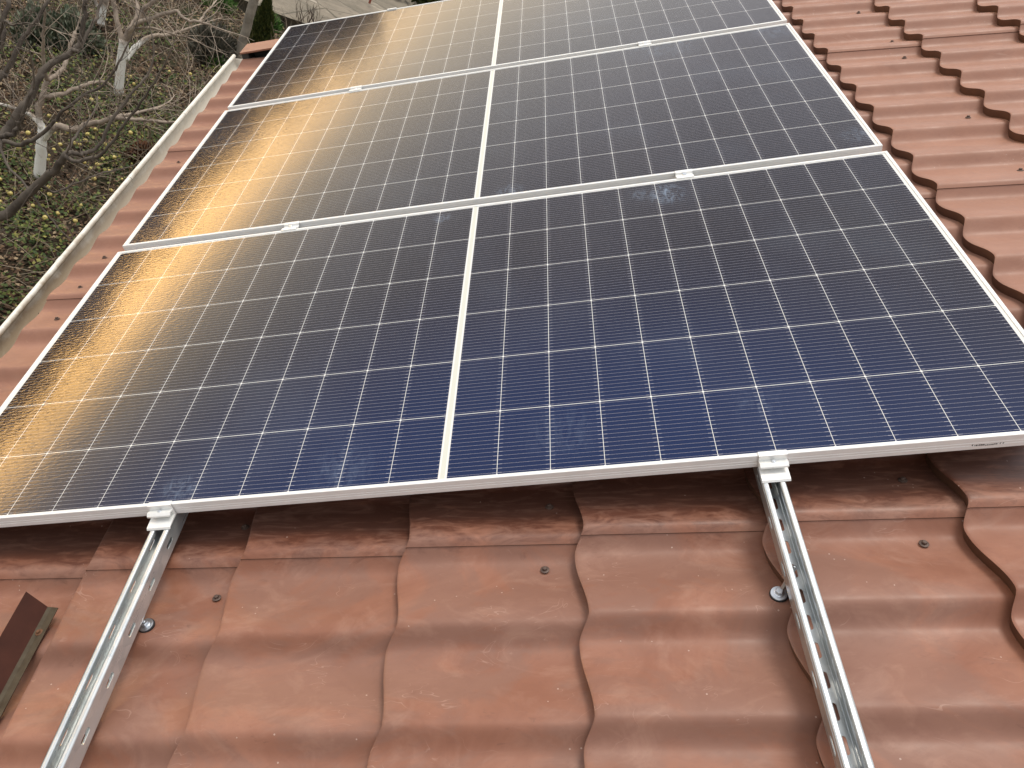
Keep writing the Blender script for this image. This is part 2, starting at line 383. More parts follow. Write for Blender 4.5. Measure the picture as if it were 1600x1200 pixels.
def make_slab():
    m, t, b = mat('old_concrete'); v = objco(t)
    c = mixc(t, mrange(t, noise(t, 1.6, 6, 0.65, mapping(t, v, (1, 2.2, 1), rot=(0, 0, 0.6)), 1.0), 0.35, 0.65), (0.235, 0.20, 0.15), (0.155, 0.135, 0.10))
    c = mixc(t, mrange(t, noise(t, 0.9, 4, 0.6, mapping(t, v, (1, 3, 1), (2, 5, 0), (0, 0, 0.5)), 2.0), 0.6, 0.68), c, (0.36, 0.32, 0.25))
    c = mixc(t, mrange(t, noise(t, 3, 6, 0.7, mapping(t, v, (1, 2, 1), (9, 5, 0), (0, 0, -0.5)), 2.0), 0.56, 0.7, 0, 0.7), c, (0.085, 0.07, 0.05))
    vo = N(t, 'ShaderNodeTexVoronoi', feature='DISTANCE_TO_EDGE', inputs={'Scale': 0.9}); t.links.new(mapping(t, v, (1, 1.6, 1), rot=(0, 0, 0.4)), vo.inputs['Vector'])
    cr = math_(t, 'LESS_THAN', math_(t, 'ADD', vo.outputs['Distance'], math_(t, 'MULTIPLY', noise(t, 9, 3, 0.6, v), 0.02)), 0.022)
    c = mixc(t, math_(t, 'MULTIPLY', cr, 0.7), c, (0.05, 0.045, 0.03))
    setp(b, Base_Color=c, Roughness=0.92, Normal=bump(t, noise(t, 12, 6, 0.7, v), 0.7, 0.04))
    return m
M_slab = make_slab()

def leaf_mat(name, stops, rough=0.6, spec=0.25):
    m, t, b = mat(name)
    g = N(t, 'ShaderNodeNewGeometry')
    setp(b, Base_Color=ramp(t, g.outputs['Random Per Island'], stops), Roughness=rough, Specular_IOR_Level=spec)
    return m
M_litter = leaf_mat('dead_leaves', [(0.0, (0.028, 0.016, 0.009)), (0.4, (0.065, 0.036, 0.019)), (0.65, (0.12, 0.07, 0.038)), (0.85, (0.22, 0.15, 0.085)), (1.0, (0.34, 0.26, 0.16))], 0.75)
M_green = leaf_mat('ground_cover_leaf', [(0.0, (0.020, 0.040, 0.010)), (0.45, (0.055, 0.085, 0.020)), (0.8, (0.115, 0.14, 0.032)), (1.0, (0.24, 0.22, 0.055))])
M_straw = leaf_mat('dry_stem', [(0.0, (0.10, 0.075, 0.05)), (0.6, (0.19, 0.15, 0.105)), (1.0, (0.30, 0.25, 0.18))], 0.8)
M_grey = leaf_mat('grey_shrub_leaf', [(0.0, (0.06, 0.055, 0.042)), (0.6, (0.12, 0.115, 0.09)), (1.0, (0.2, 0.19, 0.15))], 0.8)
M_sage = leaf_mat('sage_shrub_leaf', [(0.0, (0.06, 0.08, 0.045)), (0.6, (0.14, 0.165, 0.11)), (1.0, (0.26, 0.28, 0.21))], 0.8)
M_arb = leaf_mat('conifer_scale', [(0.0, (0.025, 0.04, 0.012)), (0.6, (0.06, 0.08, 0.02)), (1.0, (0.115, 0.125, 0.035))], 0.7)
M_tuft = leaf_mat('fresh_grass_blade', [(0.0, (0.035, 0.09, 0.02)), (0.6, (0.075, 0.16, 0.035)), (1.0, (0.15, 0.25, 0.07))], 0.55)
M_rustleaf = leaf_mat('rust_leaf', [(0.0, (0.045, 0.02, 0.01)), (0.6, (0.10, 0.042, 0.02)), (1.0, (0.17, 0.08, 0.035))], 0.8)
M_moss = leaf_mat('gutter_debris', [(0.0, (0.05, 0.045, 0.03)), (0.5, (0.16, 0.14, 0.10)), (1.0, (0.36, 0.33, 0.26))], 0.9)
M_apple = plain('yellow_apple_skin', (0.60, 0.52, 0.17), 0.4, 0, 0.15, 18, 0, (0.40, 0.29, 0.08))
M_post = plain('weathered_post', (0.30, 0.27, 0.22), 0.85, 0, 0.3, 9, 0.01, (0.15, 0.13, 0.10))
M_red = plain('red_oxide_paint', (0.28, 0.075, 0.045), 0.6, 0, 0.15, 20)
M_hill = plain('winter_woodland', (0.035, 0.036, 0.028), 1.0, 0, 0.3, 0.08, 0, (0.02, 0.022, 0.018), spec=0.0)

def make_bark(name, zw, tone=1.0):
    m, t, b = mat(name); v = objco(t); s = N(t, 'ShaderNodeSeparateXYZ'); t.links.new(v, s.inputs[0])
    n = noise(t, 9, 5, 0.65, v)
    c = mixc(t, mrange(t, noise(t, 7, 5, 0.65, v), 0.35, 0.65), (0.105 * tone, 0.082 * tone, 0.064 * tone), (0.225 * tone, 0.185 * tone, 0.145 * tone))
    c = mixc(t, mrange(t, noise(t, 30, 4, 0.7, v), 0.5, 0.75, 0, 0.5), c, (0.30 * tone, 0.26 * tone, 0.20 * tone))
    lime = mrange(t, math_(t, 'ADD', s.outputs['Z'], math_(t, 'MULTIPLY', math_(t, 'SUBTRACT', n, 0.5), 0.22)), zw - 0.05, zw + 0.04, 1, 0)
    wear = mrange(t, noise(t, 26, 5, 0.7, mapping(t, v, (1, 1, 0.5))), 0.56, 0.72, 1.0, 0.35)
    c = mixc(t, math_(t, 'MULTIPLY', lime, wear), c, (0.78, 0.78, 0.72))
    setp(b, Base_Color=c, Roughness=0.85, Normal=bump(t, n, 0.5, 0.01))
    return m

# ------------------------------------------------------------------ ground, slab, hills
def vnoise(x, y, s=1.0, seed=0):
    x = np.asarray(x) * s + seed * 17.3; y = np.asarray(y) * s + seed * 5.1
    return (np.sin(x * 1.7 + 1.3 * np.sin(y * 1.1)) + np.sin(y * 2.3 + 1.7 * np.sin(x * 0.7)) + 0.5 * np.sin(x * 4.1 + y * 3.3)) / 2.5

def ground_z(x, y):
    near = np.clip((30 - np.hypot(np.asarray(x) + 3, np.asarray(y) - 6)) / 20, 0, 1)
    return 0.035 * vnoise(x, y, 1.4) * near - 0.02

def grid(xs, ys, zf):
    X, Y = np.meshgrid(xs, ys); Z = zf(X, Y)
    V = np.stack([X.ravel(), Y.ravel(), Z.ravel()], 1); nx, ny = len(xs), len(ys)
    F = [(j * nx + i, j * nx + i + 1, (j + 1) * nx + i + 1, (j + 1) * nx + i) for j in range(ny - 1) for i in range(nx - 1)]
    return V, F
xs = np.concatenate([np.linspace(-900, -40, 14)[:-1], np.linspace(-40, -9, 14)[:-1], np.linspace(-9, 1, 60), np.linspace(1, 40, 12)[1:], np.linspace(40, 900, 12)[1:]])
ys = np.concatenate([np.linspace(-900, -30, 12)[:-1], np.linspace(-30, 0, 10)[:-1], np.linspace(0, 16, 90), np.linspace(16, 60, 14)[1:], np.linspace(60, 900, 12)[1:]])
V, F = grid(xs, ys, ground_z)
tag(mesh('ground', V, F, M_soil, smooth=True), kind='structure')

# concrete yard beyond the garden, its edge a small step above the soil
sx = np.linspace(-3.9, 6, 60); sy = np.linspace(11.22, 15.2, 30)
def slab_z(x, y): return 0.13 + 0.05 * (y - 11.2) * 0.5 + 0.02 * vnoise(x, y, 2.1, 2)
X, Y = np.meshgrid(sx, sy)
Yw = Y + 0.05 * vnoise(X, 0 * X, 2.0, 5) * (Y < 11.3)
V = np.stack([X.ravel(), Yw.ravel(), slab_z(X, Yw).ravel()], 1)
nx, ny = len(sx), len(sy)
F = [(j * nx + i, j * nx + i + 1, (j + 1) * nx + i + 1, (j + 1) * nx + i) for j in range(ny - 1) for i in range(nx - 1)]
V = np.vstack([V, V[:nx] - (0, -0.02, 0.22), V[::nx] - (0, 0, 0.3)])
o = nx * ny
F += [(i, o + i, o + i + 1, i + 1)[::-1] for i in range(nx - 1)]
o2 = o + nx
F += [(j * nx, (j + 1) * nx, o2 + j + 1, o2 + j) for j in range(ny - 1)]
tag(mesh('concrete_path', V, F, M_slab, smooth=True), kind='structure')

# wooded hills all round to the west and north
def hills(name, dist, depth, a0, a1, elf):
    A = np.linspace(R(a0), R(a1), 240); rows = []
    for k, (dd, hh) in enumerate(((-depth, 0.0), (-depth * .5, .55), (-depth * .15, .93), (0, 1.0), (depth * .4, .9), (depth, 0.0))):
        h = np.array([max(0.0, math.tan(R(elf(math.degrees(a)))) * dist + 4.75) for a in A]) * hh
        if hh > .5: h = h + 0.006 * dist * vnoise(A * 30, A * 0 + k, 1.7, k)
        rows.append(np.stack([-np.cos(A) * (dist + dd), np.sin(A) * (dist + dd), h - (0.3 if hh == 0 else 0)], 1))
    V = np.vstack(rows); n = len(A)
    F = [(j * n + i, j * n + i + 1, (j + 1) * n + i + 1, (j + 1) * n + i) for j in range(5) for i in range(n - 1)]
    tag(mesh(name, V, F, M_hill, smooth=True), kind='structure')
def skyline(a):
    e = float(np.interp(a, (20, 43, 50, 58, 63, 67.5, 69.5, 71, 72.5, 120), (5.35, 5.35, 4.65, 4.55, 4.8, 5.2, 5.8, 5.7, 4.9, 4.6)))
    e += 0.1 * math.sin(a * 0.9) + 0.09 * math.sin(a * 2.1 + 1)
    return e
hills('hills', 150.0, 60.0, -70, 175, skyline)

# ------------------------------------------------------------------ the house under the array
ST0, STP = -0.078, 0.346           # tile steps along the slope
WP, WC = 0.1855, -0.088            # wave period across the sheet and a crest
def _profile():
    t = np.arange(1024) / 1024.0; d = 0.22
    up = np.clip((t - d) / (1 - d), 0, 1); up = up * up * (3 - 2 * up)
    dn = np.clip(t / d, 0, 1) ** 0.8; dn = 1 - dn * dn * (3 - 2 * dn)
    p = np.where(t < d, dn, up ** 1.1)
    f = np.fft.rfft(p) * np.exp(-2 * (np.pi * 0.022 * np.arange(513)) ** 2)      # pressed sheet has no sharp ridge
    p = np.fft.irfft(f); return (p - p.min()) / (p.max() - p.min())
PROFILE = _profile()
def wave(y):
    t = np.mod((WC - np.asarray(y, float)) / WP, 1.0)
    return np.interp(t, np.arange(1025) / 1024.0, np.append(PROFILE, PROFILE[0]))
BASE, AMP, SAW = -0.1190, 0.0300, 0.0135
def roof_z(x, y, u=None):
    if u is None: u = np.mod((np.asarray(x, float) - ST0) / STP, 1.0)
    return BASE + AMP * wave(y) + SAW * (1 - 2 * u)

RX0, RX1, RY0, RY1 = ST0 - 4 * STP + 0.020, 3.40, -2.326, 3.36
house = thing('house', 'house with a brown metal tile roof and white gutter beneath the solar panels', 'house', RM)
def roof_sheet(y0, y1):
    nyy = max(8, int((y1 - y0) / 0.0052)); Y = np.linspace(y0, y1 + (0.022 if y1 < RY1 - .01 else 0), nyy)
    lift = 0.0030 * (1 - np.clip((Y - y0) / 0.25, 0, 1)) + 0.0004
    rows, kinds = [], []
    ks = range(-4, math.ceil((RX1 - ST0) / STP))
    xw = 0.0012 * np.sin(Y * 9.0 + y0) + 0.004
    for k in ks:
        a, b_ = ST0 + k * STP, ST0 + (k + 1) * STP
        us = [0, 0.006, 0.016, 0.05, 0.2, 0.4, 0.6, 0.8, 0.93, 1.0]
        first = a < RX0
        for u in us:
            x = a + u * STP
            if x < RX0:
                if us.index(u) + 1 < len(us) and a + us[us.index(u) + 1] * STP >= RX0: x = RX0; u = (x - a) / STP
                else: continue
            if x > RX1: break
            z = BASE + AMP * wave(Y) + SAW * (1 - 2 * u) + lift
            if u == 0: z = z - 0.0018
            if u == 0.006: z = z - 0.0007
            if u >= 0.999: z = z - 0.0005
            rows.append(np.stack([x + xw - float(np.interp(x, (-0.5, 0.0, 0.6, 1.3), (0.029, 0.023, 0.020, 0.012))) * (1 - wave(Y)) + (0.0045 if u == 1.0 else 0), Y, z], 1)); kinds.append((k, u))
    n = len(Y); V, F, MI = [], [], []
    for r in range(len(rows) - 1):
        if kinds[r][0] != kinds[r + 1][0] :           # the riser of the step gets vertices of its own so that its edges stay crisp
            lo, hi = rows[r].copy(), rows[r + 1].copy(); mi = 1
        else: lo, hi = rows[r], rows[r + 1]; mi = 0
        if mi or r == 0 or kinds[r - 1][0] != kinds[r][0]:
            o = len(V); V += list(lo); V += list(hi); bl, bh = o, o + n
        else:
            bl = bh; o = len(V); V += list(hi); bh = o
        for i in range(n - 1):
            F.append((bl + i, bh + i, bh + i + 1, bl + i + 1)[::-1] if False else (bl + i, bh + i, bh + i + 1, bl + i + 1)); MI.append(mi)
    # small turned-down lip along the near side of the sheet and along the eave
    o = len(V)
    for row in rows: V.append(row[0]); V.append(row[0] - (0, -0.0008, 0.0042))
    for r in range(len(rows) - 1): F.append((o + 2 * r, o + 2 * r + 1, o + 2 * r + 3, o + 2 * r + 2)); MI.append(1)
    o = len(V); V += list(rows[0]); V += list(rows[0] + (0.004, 0, -0.014))
    for i in range(n - 1): F.append((o + i, o + i + 1, o + n + i + 1, o + n + i)); MI.append(0)
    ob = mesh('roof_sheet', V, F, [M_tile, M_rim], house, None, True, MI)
    return ob
yb = [-2.326, -1.213, -0.100, 1.013, 2.126, RY1]
for i in range(len(yb) - 1): roof_sheet(yb[i], yb[i + 1])

# screws through the sheets
def screw_mesh(name, parent, m, p, matr=None):
    s = MB(); s.lathe([(0.0085, 0.0), (0.0088, 0.0012), (0.0075, 0.0020), (0.0050, 0.0022), (0.0050, 0.0026)], sides=18)
    s.lathe([(0.0048, 0.0024), (0.0048, 0.0062), (0.0036, 0.0070)], sides=6)
    o = s.build(name, m, parent, None, auto=True); o.location = p; return o
SCREWS = [(-0.478, -0.162), (0.19, -0.145), (0.878, -0.142), (0.201, 0.004), (0.888, 0.003), (-0.47, 0.016), (1.574, 2.064), (1.579, 2.223), (1.583, 1.5), (1.575, 2.635), (1.574, 1.114), (-1.363, 0.909), (-1.36, 1.077), (-1.355, 1.261), (-1.36, 2.02), (2.27, 2.2), (2.265, 1.5)]
sc0 = None
for (x, y) in SCREWS:
    z = float(roof_z(x, y)) + 0.002
    e = 0.004
    nx_ = float(roof_z(x + e, y) - roof_z(x - e, y)) / (2 * e); ny_ = float(roof_z(x, y + e) - roof_z(x, y - e)) / (2 * e)
    if sc0 is None: o = sc0 = screw_mesh('roof_screw', house, M_screw, (x, y, z))
    else: o = sc0.copy(); col.objects.link(o); o.parent = house
    o.location = (x, y, z); o.rotation_euler = Vector((-nx_, -ny_, 1)).to_track_quat('Z', 'Y').to_euler()

# gable flashing standing along the far verge
s = MB()
s.box((-1.440, 3.255, -0.0445), (3.40, 3.40, -0.042)); s.box((-1.440, 3.397, -0.20), (3.40, 3.400, -0.0450))
s.box((-1.440, 3.2535, -0.050), (3.40, 3.2545, -0.042))
vc = s.build('verge_flashing', M_tile, house)
s = MB(); s.box((-1.435, 3.345, -0.16), (3.40, 3.393, -0.0460)); s.box((-1.437, 3.262, -0.140), (-1.400, 3.344, -0.0462))
s.build('verge_board', M_dark, house)

# gutter: half round, rim rolled, kept in its own horizontal frame
gx, gz = -1.308 + 0.064, GROUND - 0.898
Wi = RM.inverted()
gm = Matrix.Translation((gx, 0, gz))
gy0, gy1 = -2.4, 3.50
prof = []
r0 = 0.062
prof += [(-r0 - 0.004 + 0.009 * math.cos(a), 0.004 + 0.009 * math.sin(a)) for a in np.linspace(-R(20), R(250), 10)]
outer = [(r0 * math.cos(a), r0 * math.sin(a)) for a in np.linspace(R(180), R(360), 26)]
path = list(prof[::1]) + outer[1:] + [(r0, 0.03)]
ny = 60; Yg = np.linspace(gy0, gy1, ny); V = []
for y in Yg:
    wob = 0.0016 * math.sin(y * 2.1)
    V += [(px + wob, y, pz + wob) for px, pz in path]
n = len(path); F = [(j * n + i, j * n + i + 1, (j + 1) * n + i + 1, (j + 1) * n + i) for j in range(ny - 1) for i in range(n - 1)]
F += [tuple((ny - 1) * n + i for i in range(len(prof), n))]
g_ = mesh('gutter', V, F, M_gutter, None, None, True)
so_ = g_.modifiers.new('thick', 'SOLIDIFY'); so_.thickness = 0.0015; so_.offset = -1
g_.parent = house; g_.matrix_parent_inverse = Wi; g_.matrix_basis = gm
for y in (0.55, 1.32, 1.98, 2.66, 3.30):          # bracket clips over the rolled rim
    s = MB()
    cl_ = [(-r0 - 0.004 + 0.0115 * math.cos(a), 0.004 + 0.0115 * math.sin(a)) for a in np.linspace(R(10), R(230), 9)]
    cl2 = [(-r0 - 0.004 + 0.0095 * math.cos(a), 0.004 + 0.0095 * math.sin(a)) for a in np.linspace(R(230), R(10), 9)]
    s.prism(cl_ + cl2, y, y + 0.028)
    b_ = s.build('gutter_clip', M_gutter, g_); 
# debris lodged where the tiles overhang the gutter
V, F = [], []
for _ in range(2600):
    y = float(RNG.uniform(-0.6, 2.1)); 
    if vnoise(y, 0, 5.5, 3) < -0.1: continue
    q_ = RNG.uniform(); c = np.array([-1.468 - 0.030 * q_ * (1 - max(0, y) / 2.6) + RNG.normal(0, 0.004), y, -0.1285 + abs(RNG.normal(0, 0.003))]); r = RNG.uniform(0.002, 0.006)
    q = RNG.normal(size=(4, 3)); q /= np.linalg.norm(q, axis=1)[:, None]
    b0 = len(V); V += list(c + r * q); F += [(b0, b0 + 1, b0 + 2), (b0, b0 + 2, b0 + 3), (b0, b0 + 3, b0 + 1), (b0 + 1, b0 + 3, b0 + 2)]
tag(mesh('eave_debris', V, F, M_moss, house), kind='stuff')

s = MB(); s.prism([(-1.500, -0.1290), (-1.38, -0.1290), (-1.38, -0.1305), (-1.500, -0.1305)], RY0, 1.95)  # flat strip standing in for the bank of dirt along the eave
for i in (4, 7): s.V[i] = (-1.475, 1.95, s.V[i][2])
s.build('eave_dirt_fill', M_eavedirt, house)
# walls, fascia and the back slope, in the upright frame
def upright(mb, name, m):
    o = mb.build(name, m); o.parent = house; o.matrix_parent_inverse = Wi; return o
rz = lambda xw: GROUND - 0.105 / math.cos(SLOPE) + math.tan(SLOPE) * xw      # height of the mean tile plane above a world x
s = MB(); xr = 2.997
s.prism([(-0.85, -0.3), (6.8, -0.3), (6.8, rz(-0.85) - 0.05), (xr, rz(xr) - 0.16), (-0.85, rz(-0.85) - 0.16)], RY0 + 0.25, RY1 - 0.25)
upright(s, 'wall', M_wall)
s = MB(); s.box((-1.178, RY0, rz(-1.225) - 0.22), (-1.160, RY1, rz(-1.225) - 0.040)); s.box((-1.160, RY0, rz(-1.2) - 0.2), (-0.86, RY1, rz(-1.2) - 0.185))
upright(s, 'fascia', M_wood)
s = MB(); s.prism([(xr, rz(xr) + 0.01), (7.2, rz(-1.2) - 0.0), (7.2, rz(-1.2) - 0.03), (xr, rz(xr) - 0.02)], RY0, RY1)
upright(s, 'back_roof_slope', M_tile)
s = MB(); s.tube([(xr, RY0, rz(xr) + 0.0, 0.075), (xr, RY1 + 0.02, rz(xr) + 0.0, 0.075)], 20)
upright(s, 'ridge_cap', M_tile)

# ------------------------------------------------------------------ solar panels
PL, PW, PH, PITCH, LIP = 1.192, 1.1245, 0.030, 1.1612, 0.0085
PROF = [(0.026, -PH), (0, -PH), (0, -0.0205), (0.0007, -0.0200), (0.0007, -0.0188), (0, -0.0183), (0, -0.0140), (0.0007, -0.0135), (0.0007, -0.0124), (0, -0.0119),
        (0, -0.0008), (0.0008, 0), (0.0050, 0), (0.0053, -0.0009), (0.0060, -0.0009), (0.0063, 0), (LIP - 0.0004, 0), (LIP, -0.0004), (LIP, -0.0016), (LIP, -0.005), (0.002, -0.005), (0.002, -PH + 0.002), (0.026, -PH + 0.002)]
def panel(idx, label, spots):
    root = thing('solar_panel', label, 'solar panel', RM @ Matrix.Translation((0, idx * PITCH, 0)), 'solar panels mounted in a row on the tiled roof')
    V, F = [], []
    for (sx_, sy_) in ((-1, -1), (1, -1), (1, 1), (-1, 1)):
        for (d, z) in PROF:
            x = sx_ * (PL - d); y = (-0.0085 + d) if sy_ < 0 else (PW - 0.0085 - d)
            V.append((x, y, z))
    n = len(PROF)
    for c_ in range(4):
        a, b_ = c_ * n, ((c_ + 1) % 4) * n
        for i in range(n):
            j = (i + 1) % n; F.append((a + i, a + j, b_ + j, b_ + i))
    fr = mesh('frame', V, F, M_frame, root)
    bm_ = bmesh.new(); bm_.from_mesh(fr.data); bmesh.ops.recalc_face_normals(bm_, faces=bm_.faces); bm_.to_mesh(fr.data); bm_.free()
    x1, y0, y1 = PL - LIP + 0.001, -0.0085 + LIP - 0.001, PW - 0.0085 - LIP + 0.001
    gV = [(-x1, y0, -0.0018), (x1, y0, -0.0018), (x1, y1, -0.0018), (-x1, y1, -0.0018), (-x1, y0, -0.0048), (x1, y0, -0.0048), (x1, y1, -0.0048), (-x1, y1, -0.0048)]
    mesh('cell_glass', gV, [(0, 1, 2, 3), (7, 6, 5, 4), (0, 4, 5, 1), (1, 5, 6, 2), (2, 6, 7, 3), (3, 7, 4, 0)], make_cells('photovoltaic_glass', spots), root)
    return root, fr
p0, f0 = panel(0, 'nearest solar panel, with deep blue cells and clamps gripping its front edge', [(0.565, 1.035, 0.075, 0.42), (0.49, 1.05, 0.05, 0.2), (-0.575, 0.035, 0.055, 0.22), (0.64, 0.14, 0.08, 0.07), (0.24, 0.10, 0.1, 0.07), (-0.1, 1.06, 0.04, 0.2), (-0.22, 0.06, 0.09, 0.12)])
p1, f1 = panel(1, 'middle solar panel, lying between the two other panels of the row', [(1.15, 0.08, 0.07, 0.16), (0.10, 0.02, 0.06, 0.22), (0.7, 1.08, 0.2, 0.14), (1.12, 1.06, 0.12, 0.16)])
p2, f2 = panel(2, 'farthest solar panel, its back edge nearest the concrete yard', [(0.9, 0.8, 0.2, 0.3)])
# printed code on the front side of the nearest frame
s = MB(); x = 0.990
rr = random.Random(4)
s.box((0.986, -0.00872, -0.0203), (0.988, -0.00855, -0.0168))
x = 0.991
while x < 1.030:
    w_ = rr.choice((0.0006, 0.0009, 0.0013, 0.002)); h = 0.0018 if x > 1.009 and x < 1.024 else 0.0030
    s.box((x, -0.00872, -0.0215), (x + w_, -0.00855, -0.0215 + h + rr.uniform(0, 0.0008))); x += w_ + rr.choice((0.0006, 0.0009, 0.0014))
s.box((1.009, -0.00870, -0.0222), (1.0245, -0.00856, -0.0217))
for x in (1.0335, 1.0385): s.prism([(x, -0.0212), (x + 0.0011, -0.0212), (x + 0.0021, -0.0172), (x + 0.0010, -0.0172)], -0.00872, -0.00855)
s.build('printed_code', M_print, f0)

# ------------------------------------------------------------------ rails
RAILX = (-0.602, 0.6295)
def slot_plate(mb, L0, L1, pitch, off, slot_l, slot_w, w0, w1, emit):
    """plate between widths w0..w1 along y with a row of round-ended slots; emit maps (y, w) to a point"""
    wc = (w0 + w1) / 2
    ks = [k for k in range(math.floor((L0 - off) / pitch) - 1, math.ceil((L1 - off) / pitch) + 1) if off + k * pitch - pitch / 2 >= L0 and off + k * pitch + pitch / 2 <= L1]
    def quad(a, b_):
        if b_ - a > 1e-5: mb.add([emit(a, w0), emit(b_, w0), emit(b_, w1), emit(a, w1)], [(0, 1, 2, 3)])
    quad(L0, off + ks[0] * pitch - pitch / 2); quad(off + ks[-1] * pitch + pitch / 2, L1)
    for k in ks:
        yc = off + k * pitch; S, O = [], []
        hw, hl = (w1 - w0) / 2, pitch / 2; r = slot_w / 2; st = slot_l / 2 - r
        inner = [(st + r * math.cos(a), r * math.sin(a)) for a in np.linspace(-math.pi / 2, math.pi / 2, 7)] + [(-st + r * math.cos(a), r * math.sin(a)) for a in np.linspace(math.pi / 2, 3 * math.pi / 2, 7)]
        outr = [(st, -hw), (hl, -hw), (hl, -hw * .4), (hl, 0), (hl, hw * .4), (hl, hw), (st, hw), (-st, hw), (-hl, hw), (-hl, hw * .4), (-hl, 0), (-hl, -hw * .4), (-hl, -hw), (-st, -hw)]
        V = [emit(yc + a, wc + b_) for a, b_ in outr] + [emit(yc + a, wc + b_) for a, b_ in inner]
        mb.add(V, [(i, (i + 1) % 14, 14 + (i + 1) % 14, 14 + i) for i in range(14)])
def rail(x, label, offs):
    s = MB(); y0, y1, h, D = -1.9, 3.46, 0.0205, 0.041
    slot_plate(s, y0, y1, 0.1, offs[0], 0.030, 0.0085, -D + 0.004, -0.004, lambda y, w: (-h, y, w))
    slot_plate(s, y0, y1, 0.1, offs[0], 0.030, 0.0085, -D + 0.004, -0.004, lambda y, w: (h, y, w))
    slot_plate(s, y0, y1, 0.05, offs[1], 0.028, 0.0095, -h + 0.004, h - 0.004, lambda y, w: (w, y, -D))
    for sg in (-1, 1):
        pts = [(h, -0.004), (h - 0.0004, -0.0022), (h - 0.0016, -0.0007), (h - 0.0038, 0), (0.0128, 0), (0.0114, -0.0006), (0.0108, -0.0022), (0.0108, -0.0085)]
        bot = [(h, -D + 0.004), (h - 0.0004, -D + 0.0022), (h - 0.0016, -D + 0.0006), (h - 0.004, -D)]
        for P_ in (pts, bot):
            for (a, b_) in zip(P_[:-1], P_[1:]): s.add([(sg * a[0], y0, a[1]), (sg * a[0], y1, a[1]), (sg * b_[0], y1, b_[1]), (sg * b_[0], y0, b_[1])], [(0, 1, 2, 3)])
        # rolled bead along the inside of the floor
        s.tube([(sg * 0.0115, y0, -D + 0.0004, 0.0012), (sg * 0.0115, y1, -D + 0.0004, 0.0012)], 6)
    o = s.build('mounting_rail', M_galv, None, None)
    bm_ = bmesh.new(); bm_.from_mesh(o.data); bmesh.ops.remove_doubles(bm_, verts=bm_.verts, dist=1e-5); bmesh.ops.recalc_face_normals(bm_, faces=bm_.faces); bm_.to_mesh(o.data); bm_.free()
    md = o.modifiers.new('thick', 'SOLIDIFY'); md.thickness = 0.0018; md.offset = 0; md.use_rim = True
    o.data.polygons.foreach_set('use_smooth', np.array([q.normal.x * q.normal.z != 0 and abs(q.normal.x) > 0.05 and abs(q.normal.z) > 0.05 for q in o.data.polygons]))
    o.matrix_world = RM @ Matrix.Translation((x, 0, -PH))
    tag(o, label, 'rail', 'slotted steel rails under the solar panels'); return o
rail(RAILX[0], 'slotted galvanised rail nearer the white gutter, beside the loose brown flashing', (-0.07, -0.02))
rail(RAILX[1], 'slotted galvanised rail farther from the gutter, its floor showing a bolt nut', (-0.126, -0.018))

# ------------------------------------------------------------------ clamps
def end_clamp(x, label):
    root = thing('end_clamp', label, 'clamp', RM @ Matrix.Translation((x, -0.0085, 0)), 'end clamps on the front edge of the nearest panel')
    pr = [(0.0075, 0.0004), (0.0075, 0.0030), (-0.0040, 0.0030), (-0.0046, 0.0024), (-0.0046, -0.0095), (-0.0150, -0.0062), (-0.0212, -0.0105), (-0.0212, -0.0145), (-0.0195, -0.0145), (-0.0190, -0.0115), (-0.0145, -0.0090), (-0.0075, -0.0118), (-0.0075, -0.0225), (-0.0400, -0.0245), (-0.0430, -0.0285), (-0.0400, -0.0290), (-0.0380, -0.0270), (-0.0030, -0.0275), (-0.0020, 0.0000), (-0.0015, 0.0004)]
    s = MB(); s.prism(pr, -0.026, 0.026, 'x'); s.build('clamp_body', M_clamp, root, bevel=0.0004)
    s = MB(); s.lathe([(0.0042, 0), (0.0042, 0.0032), (0.0034, 0.004)], (0.0, -0.0105, -0.0095), 16); s.lathe([(0.002, 0), (0.002, 0.0008)], (0.0, -0.0105, -0.0055), 6)
    s.build('bolt', M_bolt, root, auto=True)
    return root
end_clamp(-0.602, 'white end clamp on the nearest panel, above the rail nearer the gutter')
end_clamp(0.634, 'white end clamp on the nearest panel, above the rail farther from the gutter')
def mid_clamp(x, y, label, group='mid clamps in the gaps between panels', end=False):
    root = thing('mid_clamp' if not end else 'end_clamp', label, 'clamp', RM @ Matrix.Translation((x, y, 0)), group)
    g2_ = 0.0185
    pr = [(-g2_ - 0.006, 0.0004), (-g2_ - 0.006, 0.0026), (-0.0105, 0.0026), (-0.0080, -0.0040), (0.0080, -0.0040), (0.0105, 0.0026), (g2_ + 0.006, 0.0026), (g2_ + 0.006, 0.0004), (0.0130, 0.0004), (0.0100, -0.0065), (-0.0100, -0.0065), (-0.0130, 0.0004)]
    if end: pr = [(-0.009, 0.0004), (-0.009, 0.0032), (0.006, 0.0032), (0.006, -0.028), (0.030, -0.0285), (0.030, -0.0298), (0.0035, -0.0298), (0.0035, 0.0004)]
    s = MB(); s.prism(pr, -0.025, 0.025, 'x'); s.build('clamp_body', M_clamp, root, bevel=0.0004)
    s = MB(); s.lathe([(0.0065, -0.004), (0.0065, 0.0015), (0.0055, 0.0025)], (0, 0.018 if end else 0, -0.024 if end else 0), 16); s.build('bolt', M_bolt, root, auto=True)
yg = (PW - 0.0085 + PITCH - 0.0085) / 2
mid_clamp(-0.602, yg, 'mid clamp toward the gutter, between the nearest and the middle panel')
mid_clamp(0.628, yg, 'mid clamp toward the ridge, between the nearest and the middle panel')
mid_clamp(-0.600, yg + PITCH, 'mid clamp toward the gutter, between the middle and the farthest panel, dark shadow under it')
mid_clamp(0.628, yg + PITCH, 'mid clamp toward the ridge, between the middle and the farthest panel')
